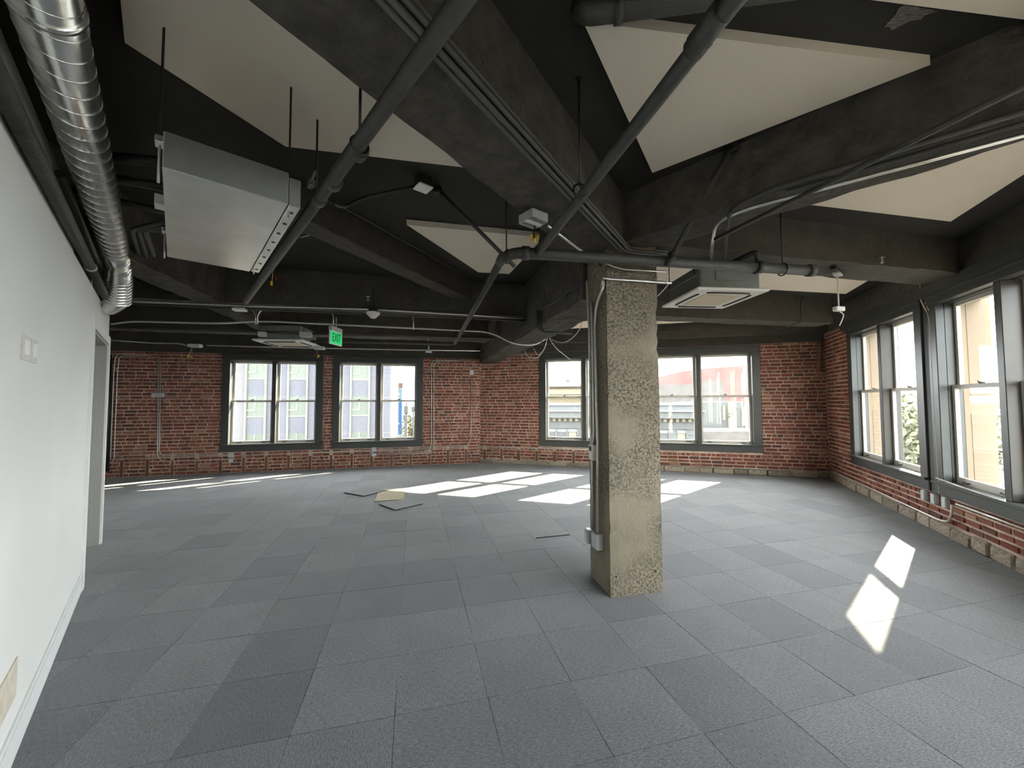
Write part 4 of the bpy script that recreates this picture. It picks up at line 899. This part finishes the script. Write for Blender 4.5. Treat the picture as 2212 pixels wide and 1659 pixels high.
# ------------------------------------------------------------------ loose carpet tiles
def loose(pts, label, m, th=.008, z=.006, tilt=0.0):
    c = sum(pts, Vector((0, 0, 0))) / len(pts); r = thing('loose_tile', (c.x, c.y, 0), label, 'carpet tile')
    hi = [z + (tilt if i in (0, 1) else 0) for i in range(4)]
    V = [Vector((p.x, p.y, hi[i])) for i, p in enumerate(pts)] + [Vector((p.x, p.y, hi[i] + th)) for i, p in enumerate(pts)]
    Fs = [(3, 2, 1, 0), (0, 1, 5, 4), (1, 2, 6, 5), (2, 3, 7, 6), (3, 0, 4, 7)]
    MB().add(V, Fs).build('backing', 'tile_back', r); MB().add([v + Vector((0, 0, .0006)) for v in V[4:]], [(0, 1, 2, 3)]).build('pile', m, r)
    return r
def sq(c0, c1, s=.45):
    d = (c1 - c0).normalized(); n = Vector((-d.y, d.x, 0)); return [c0, c0 + d * s, c0 + d * s + n * s, c0 + n * s]
l0 = zp(745, 1066); l1 = zp(791, 1074); loose(sq(l0, l1, .46), 'loose grey carpet tile lying askew left of the yellow tile', 'carpet_tile', .012, .004)
l0 = zp(820, 1091); l1 = zp(852, 1103); loose(sq(l0, l1, .44), 'loose grey carpet tile with black edge in front of yellow tile', 'carpet_tile', .012, .004)
loose([zp(808, 1084), zp(873, 1080), zp(876, 1056), zp(820, 1058)], 'pale yellow underlay square lying in the sunlight', 'tile_yellow', .005, .003)
r = zp(1158, 1163); q = zp(1231, 1156); d = (q - r); tag(MB().tube([r + Vector((0, 0, .004)), q + Vector((0, 0, .006))], .005, 6).build('lifted_edge', 'tile_back'), 'raised dark carpet edge left of column', 'carpet edge')

# ------------------------------------------------------------------ outside
GZ = -11.0
EK = .58
def xm(name, c, *a, **k): return mat(name, tuple(v * EK for v in c), *a, **k)
mat('asphalt', (.05, .05, .052), .9, var=.2, vscale=.3)
xm('facade_white', (.16, .155, .16), .8); xm('facade_lav', (.098, .10, .122), .7); xm('facade_green', (.085, .105, .075), .3); xm('facade_frame', (.26, .26, .20), .6); xm('facade_beige', (.075, .07, .057), .8)
xm('ext_cream', (.17, .135, .075), .8); xm('ext_cream_light', (.26, .235, .15), .8); xm('ext_pale', (.20, .21, .21), .8); xm('ext_grey', (.095, .105, .105), .8, var=.15, vscale=.4); xm('ext_bluegrey', (.115, .13, .14), .7)
xm('ext_red', (.20, .095, .085), .85, var=.35, vscale=.5); xm('ext_stucco', (.135, .125, .115), .9, var=.3, vscale=.8); xm('ext_glass', (.06, .07, .075), .2); xm('ext_blue', (.02, .12, .38), .6); xm('ext_lightblue', (.16, .26, .34), .6)
xm('ext_tan', (.40, .31, .21), .85, var=.08, vscale=.8); xm('ext_tan_panel', (.38, .295, .205), .85); xm('ext_skyglass', (.30, .36, .37), .15); xm('ext_dark', (.035, .035, .037), .7); xm('leaf_y', (.12, .11, .025), .8, rnd=.5, island=True); xm('leaf_g', (.24, .26, .15), .8, rnd=.4, island=True); xm('bark', (.05, .04, .03), .9)
tag(MB().box((-200, -150, GZ - .5), (260, 320, GZ)).build('street_ground', 'asphalt', local=True), 'street level ground outside the windows', 'ground', kind='structure')
def facade(name, label, D, az, pxl, pxr, ztop, depth, m, zbot=GZ):
    """a building whose front stands on a vertical plane; returns root, and a function building boxes on that front from photo columns"""
    n = Vector((-sin(radians(az)), cos(radians(az)), 0)); u = Vector((cos(radians(az)), sin(radians(az)), 0)); o = n * D
    def X(px_): d = ray(px_, 860); t = D / d.dot(n); return (d * t).dot(u)
    def Zp(px_, py_): d = ray(px_, py_); return EYE + d.z * D / d.dot(n)
    x0, x1 = X(pxl), X(pxr)
    root = thing(name, o + u * ((x0 + x1) / 2) + Vector((0, 0, zbot)), label, 'building')
    def B(nm, xa, xb, za, zb, ya, yb, mm, parent=root):
        V = [o + u * x + n * y + Vector((0, 0, z)) for z in (za, zb) for x, y in ((xa, ya), (xb, ya), (xb, yb), (xa, yb))]
        return MB().add(V, [(3, 2, 1, 0), (4, 5, 6, 7), (0, 1, 5, 4), (1, 2, 6, 5), (2, 3, 7, 6), (3, 0, 4, 7)]).build(nm, mm, parent)
    B('walls', x0, x1, zbot, ztop, 0, depth, m)
    return root, B, X, Zp
# pale panel building
root, B, X, Z = facade('panel_building', 'pale lavender and green glazed panel building outside left back windows', 40, 14, 380, 846, 16, 14, 'facade_white')
FH = 3.45; zt0 = Z(600, 820)
for ci, (pa_, pb_) in enumerate(((446, 484), (534, 573), (625, 662), (693, 727), (760, 796))):
    xa, xb = X(pa_), X(pb_)
    for k in range(-3, 5):
        zg0 = zt0 + k * FH
        B('spandrel', xa, xb, zg0 - 1.55, zg0, -.06, .02, 'facade_lav')
        w = B('window', xa, xb, zg0, zg0 + FH - 1.55, -.05, .02, 'facade_green')
        B('frame', xa, xb, zg0 + .0, zg0 + .10, -.10, -.05, 'facade_frame', w); B('frame', xa + (xb - xa) * .44, xa + (xb - xa) * .50, zg0 + .62, zg0 + FH - 1.55, -.10, -.05, 'facade_frame', w); B('frame', xa, xa + (xb - xa) * .5, zg0 + .58, zg0 + .68, -.10, -.05, 'facade_frame', w)
    B('mullion', xa - .14, xa, GZ, 15.9, -.25, 0, 'facade_frame'); B('mullion', xb, xb + .14, GZ, 15.9, -.25, 0, 'facade_frame')
for pa_, pb_ in ((578, 588), (600, 621), (667, 680), (738, 757), (802, 822), (828, 841)):
    xa, xb = X(pa_), X(pb_)
    for k in range(-4, 6): B('side_panel', xa, xb, zt0 + k * FH / 1 - 1.5, zt0 + k * FH + 1.75, -.04, .02, 'facade_lav')
# beige wing behind its corner
root, B, X, Z = facade('beige_side_wing', 'pale beige wing receding beside the panel building corner', 47, 52, 848, 861, 13, 6, 'facade_beige')
for k in range(4): B('ledge', X(848), X(861), -6 + 4.2 * k, -5.75 + 4.2 * k, -.2, 0, 'facade_frame')
def sign_box(name, x0, x1, y0, y1, Y, m, label, cat='sign', th=.4):
    a, b = yp(x0, y1, Y), yp(x1, y0, Y); return tag(MB().bbox((a.x, Y, a.z), (b.x, Y + th, b.z), .05).build(name, m), label, cat)
bn = thing('blue_banner', yp(864, 945, 60), 'tall blue banner tower outside the second back window', 'sign')
for nm, y0, y1, m in (('lower_panel', 868, 945, 'ext_blue'), ('upper_panel', 838, 868, 'ext_lightblue')):
    a, b = yp(860, y1, 60), yp(868.5, y0, 60); MB().bbox((a.x, 60, a.z), (b.x, 60.5, b.z), .04).build(nm, m, bn)
a, b = yp(863, 990, 60.3), yp(866, 944, 60.3); MB().box((a.x, 60.1, GZ), (b.x, 60.4, b.z)).build('mast', 'ext_pale', bn)
rs = thing('roof_sign', yp(865, 838, 61), 'small red sign box above the blue banner', 'sign'); a, b = yp(860, 838, 61), yp(870, 827, 61); MB().bbox((a.x, 61, a.z), (b.x, 61.5, b.z), .04).build('panel', 'ext_red', rs); a, b = yp(864, 842, 61), yp(866, 836, 61); MB().box((a.x, 61.1, a.z), (b.x, 61.3, b.z)).build('post', 'ext_dark', rs)
for i, (x0, x1, y0, y1, Y, lb) in enumerate(((872, 881, 876, 894, 34, 'dark square traffic signal back outside second back window'), (870, 877, 896, 908, 36, 'small round-topped traffic signal below the square one'), (888, 895, 878, 890, 38, 'distant street lamp cluster right of traffic signal'))):
    a, b = yp(x0, y1, Y), yp(x1, y0, Y); t = thing('traffic_signal', Vector(((a.x + b.x) / 2, Y, GZ)), lb, 'traffic signal'); MB().bbox((a.x, Y, a.z), (b.x, Y + .25, b.z), .06).build('housing', 'ext_dark', t); MB().tube([((a.x + b.x) / 2, Y + .3, GZ), ((a.x + b.x) / 2, Y + .3, b.z + .3)], .07, 8).build('pole', 'ext_dark', t)
def tree(name, c, rx, rz, n, m, label, leaf=.35):
    t = thing(name, (c[0], c[1], GZ), label, 'tree'); V = []; F = []; R = random.Random(int(c[0] * 100))
    for i in range(n):
        a = R.uniform(0, 2 * pi); ph = math.acos(R.uniform(-1, 1)); rr = R.random() ** .45
        p = Vector((c[0] + rx * rr * sin(ph) * cos(a), c[1] + rx * rr * sin(ph) * sin(a), c[2] + rz * rr * cos(ph)))
        u = Vector((R.gauss(0, 1), R.gauss(0, 1), R.gauss(0, 1))).normalized(); w = u.cross(Vector((R.gauss(0, 1), R.gauss(0, 1), R.gauss(0, 1)))).normalized(); s = leaf * R.uniform(.5, 1)
        k = len(V); V += [p - u * s, p + w * s * .5, p + u * s, p - w * s * .5]; F.append((k, k + 1, k + 2, k + 3))
    tag(MB().add(V, F).build('foliage', m, t), kind='stuff'); MB().tube([(c[0], c[1], GZ), (c[0] + .1, c[1], c[2] - rz * .4), (c[0], c[1], c[2] + rz * .3)], .2, 8, radii=[.25, .18, .06]).build('trunk', 'bark', t, smooth=True)
p = yp(888, 930, 44); tree('street_tree', p, 1.1, 1.9, 700, 'leaf_y', 'yellow green street tree outside second back window', .22)
p = yp(874, 955, 37); tree('street_tree', p, .7, 1.0, 400, 'leaf_g', 'low green street tree below the traffic signals', .25)
# cream building with roof unit
root, B, X, Z = facade('cream_building', 'cream yellow building with cornice seen in window left of column', 62, -10, 1180, 1262, yp(1200, 829, 62).z, 10, 'ext_cream')
zt = Z(1200, 829); B('cornice', X(1178), X(1264), zt - .5, zt, -.7, 0, 'ext_pale'); B('frieze', X(1180), X(1262), zt - 1.7, zt - .9, -.25, 0, 'ext_cream_light'); B('belt', X(1180), X(1262), Z(1200, 858), Z(1200, 854), -.25, 0, 'ext_cream_light')
for x in (1196, 1215, 1234): w = B('window', X(x - 3), X(x + 3), Z(1200, 853), Z(1200, 841), -.1, .0, 'ext_glass'); B('sash', X(x - 3), X(x + 3), Z(1200, 847.6), Z(1200, 846.6), -.16, -.1, 'ext_pale', w)
a, b = yp(1208, 827, 66), yp(1230, 816, 66); ru = thing('rooftop_unit', (a.x, 64, a.z), 'white rooftop machine on the cream building', 'machine'); MB().bbox((a.x, 64, zt - .1), (b.x, 67, b.z), .15).build('body', 'ext_pale', ru); MB().bbox((a.x + .9, 63.9, b.z - .7), (a.x + 1.5, 64, b.z - .25), .05).build('vent', 'ext_glass', ru)
# classical grey building
root, B, X, Z = facade('classical_building', 'pale grey stone building with dentil cornice behind the column', 30, -11, 1120, 1512, yp(1230, 874, 30).z, 12, 'ext_bluegrey')
zt = Z(1300, 872); zc = Z(1300, 892)
B('parapet_cap', X(1120), X(1512), zt - .12, zt + .06, -.15, .4, 'ext_pale'); B('cornice', X(1118), X(1514), zc - .35, zc + .12, -.8, 0, 'ext_grey'); B('cornice_lip', X(1118), X(1514), zc + .12, zc + .2, -.95, 0, 'ext_pale'); B('frieze', X(1120), X(1512), zc - 1.15, zc - .7, -.12, 0, 'ext_grey')
x = X(1125)
while x < X(1510): B('dentil', x, x + .2, zc - .62, zc - .40, -.4, 0, 'ext_cream_light'); x += .42
for px_ in (1150, 1190, 1213, 1236, 1300, 1345, 1390, 1432, 1470):
    w = B('window', X(px_ - 8), X(px_ + 8), zc - 3.9, zc - 1.45, -.02, .02, 'ext_glass'); B('surround', X(px_ - 10), X(px_ + 10), zc - 1.45, zc - 1.25, -.12, 0, 'ext_pale', w); B('pilaster', X(px_ + 9.5), X(px_ + 13), GZ, zc - 1.2, -.18, 0, 'ext_grey'); B('blind', X(px_ - 8), X(px_ + 8), zc - 2.2, zc - 1.45, -.05, -.02, 'ext_cream_light', w) if px_ in (1236, 1470) else None
for k in range(8): B('course', X(1420), X(1512), zc - 1.6 - .62 * k, zc - 1.58 - .62 * k, -.03, 0, 'ext_dark')
# red painted building
n_ = Vector((0, 1, 0))
ra = [(1380, 826), (1420, 815), (1470, 803), (1530, 795), (1640, 788)]
base = [yp(x, 880, 44) for x, y in ra]; top = [yp(x, y, 44) for x, y in ra]
V = [Vector((p.x, 44, GZ)) for p in base] + [Vector((p.x, 44, p.z)) for p in top] + [Vector((p.x, 52, GZ)) for p in base] + [Vector((p.x, 52, p.z)) for p in top]; k = len(ra)
F = []
for i in range(k - 1): F += [(i, i + 1, k + i + 1, k + i), (2 * k + i + 1, 2 * k + i, 3 * k + i, 3 * k + i + 1), (k + i, k + i + 1, 3 * k + i + 1, 3 * k + i)]
F += [(0, k, 3 * k, 2 * k), (k - 1, 3 * k - 1, 4 * k - 1, 2 * k - 1)]
rb = thing('red_building', (base[2].x, 44, GZ), 'faded red painted building wall seen in window right of column', 'building'); MB().add(V, F).build('walls', 'ext_red', rb)
for x0, x1, y0, y1 in ((1380, 1501, 830, 875), (1501, 1563, 822, 880)):
    a, b = yp(x0, y1, 43.9), yp(x1, y0, 43.9); MB().box((a.x, 43.85, GZ), (b.x, 44, b.z)).build('stucco_patch', 'ext_stucco', rb)
# grey shed with braces in the lower right sash
a, b = yp(1513, 950, 34), yp(1680, 868, 34); gs = thing('grey_shed', ((a.x + b.x) / 2, 34, GZ), 'weathered grey low building with bright openings below the red wall', 'building'); MB().box((a.x, 34, GZ), (b.x, 40, b.z)).build('walls', 'ext_grey', gs)
for x0, x1, y0, y1 in ((1562, 1566, 877, 908), (1574, 1590, 870, 930), (1604, 1608, 880, 920), (1609, 1613, 880, 920)):
    a, b = yp(x0, y1, 33.9), yp(x1, y0, 33.9); MB().box((a.x, 33.88, a.z), (b.x, 34, b.z)).build('opening', 'ext_cream_light', gs)
a, b = yp(1574, 900, 33.7), yp(1590, 880, 33.7); MB().tube([a, b], .12, 6).build('brace', 'ext_grey', gs)
a, b = yp(1500, 932, 30), yp(1700, 925, 30); tag(MB().box((a.x, 30, GZ), (b.x, 33.8, a.z)).build('low_wall', 'ext_stucco'), 'low pale wall in front of the grey shed', 'wall')
# tan pilasters of this building outside the right windows
def pilaster(x0, x1, out, label):
    r = thing('tan_pilaster', WR.W((x0 + x1) / 2, .34, GZ), label, 'pilaster')
    def b(nm, xa, xb, ya, yb, za, zb, m, par=r): V = [WR.W(x, y, z) for z in (za, zb) for x, y in ((xa, ya), (xb, ya), (xb, yb), (xa, yb))]; return MB().add(V, [(3, 2, 1, 0), (4, 5, 6, 7), (0, 1, 5, 4), (1, 2, 6, 5), (2, 3, 7, 6), (3, 0, 4, 7)]).build(nm, m, par)
    b('shaft', x0, x1, .17, .345 + out, GZ, 6.0, 'ext_tan')
    for za, zb in ((-1.5, 1.35), (1.55, 2.9)): b('side_panel', x1, x1 + .004, .22, .345 + out * .4, za, zb, 'ext_tan_panel')
    return r
pilaster(.85, 1.236, .105, 'tan masonry reveal outside the right window nearest the corner')
pilaster(3.02, 3.470, .065, 'tan masonry reveal outside between the two right windows')
pilaster(5.24, 5.713, .065, 'tan masonry reveal outside beyond the cut-off window'); pilaster(7.48, 7.953, .065, 'tan masonry reveal outside behind the camera')
for i, (x, y, Y, rx, rz) in enumerate(((1955, 925, 26, 2.2, 2.4), (1985, 940, 22, 1.6, 1.8), (2190, 930, 20, 3.2, 2.6))):
    p = yp(x, y, Y); tree('hazy_tree', p, rx, rz, 900, 'leaf_g', ['hazy green tree outside right pane of corner-side window', 'smaller hazy tree low in right wall window', 'hazy green tree outside cut-off right window', 'hazy tree beyond right edge of the photo'][i], .3)
a = yp(2125, 775, 40); ct = thing('grey_tower', (a.x, 40, GZ), 'slim grey chimney tower outside cut-off right window', 'tower'); MB().bbox((a.x - .3, 40, GZ), (a.x + .55, 41, yp(2125, 765, 40).z), .05).build('shaft', 'ext_stucco', ct); MB().bbox((a.x - .4, 39.9, yp(2125, 772, 40).z), (a.x + .65, 41.1, yp(2125, 766, 40).z), .05).build('cap', 'ext_grey', ct)
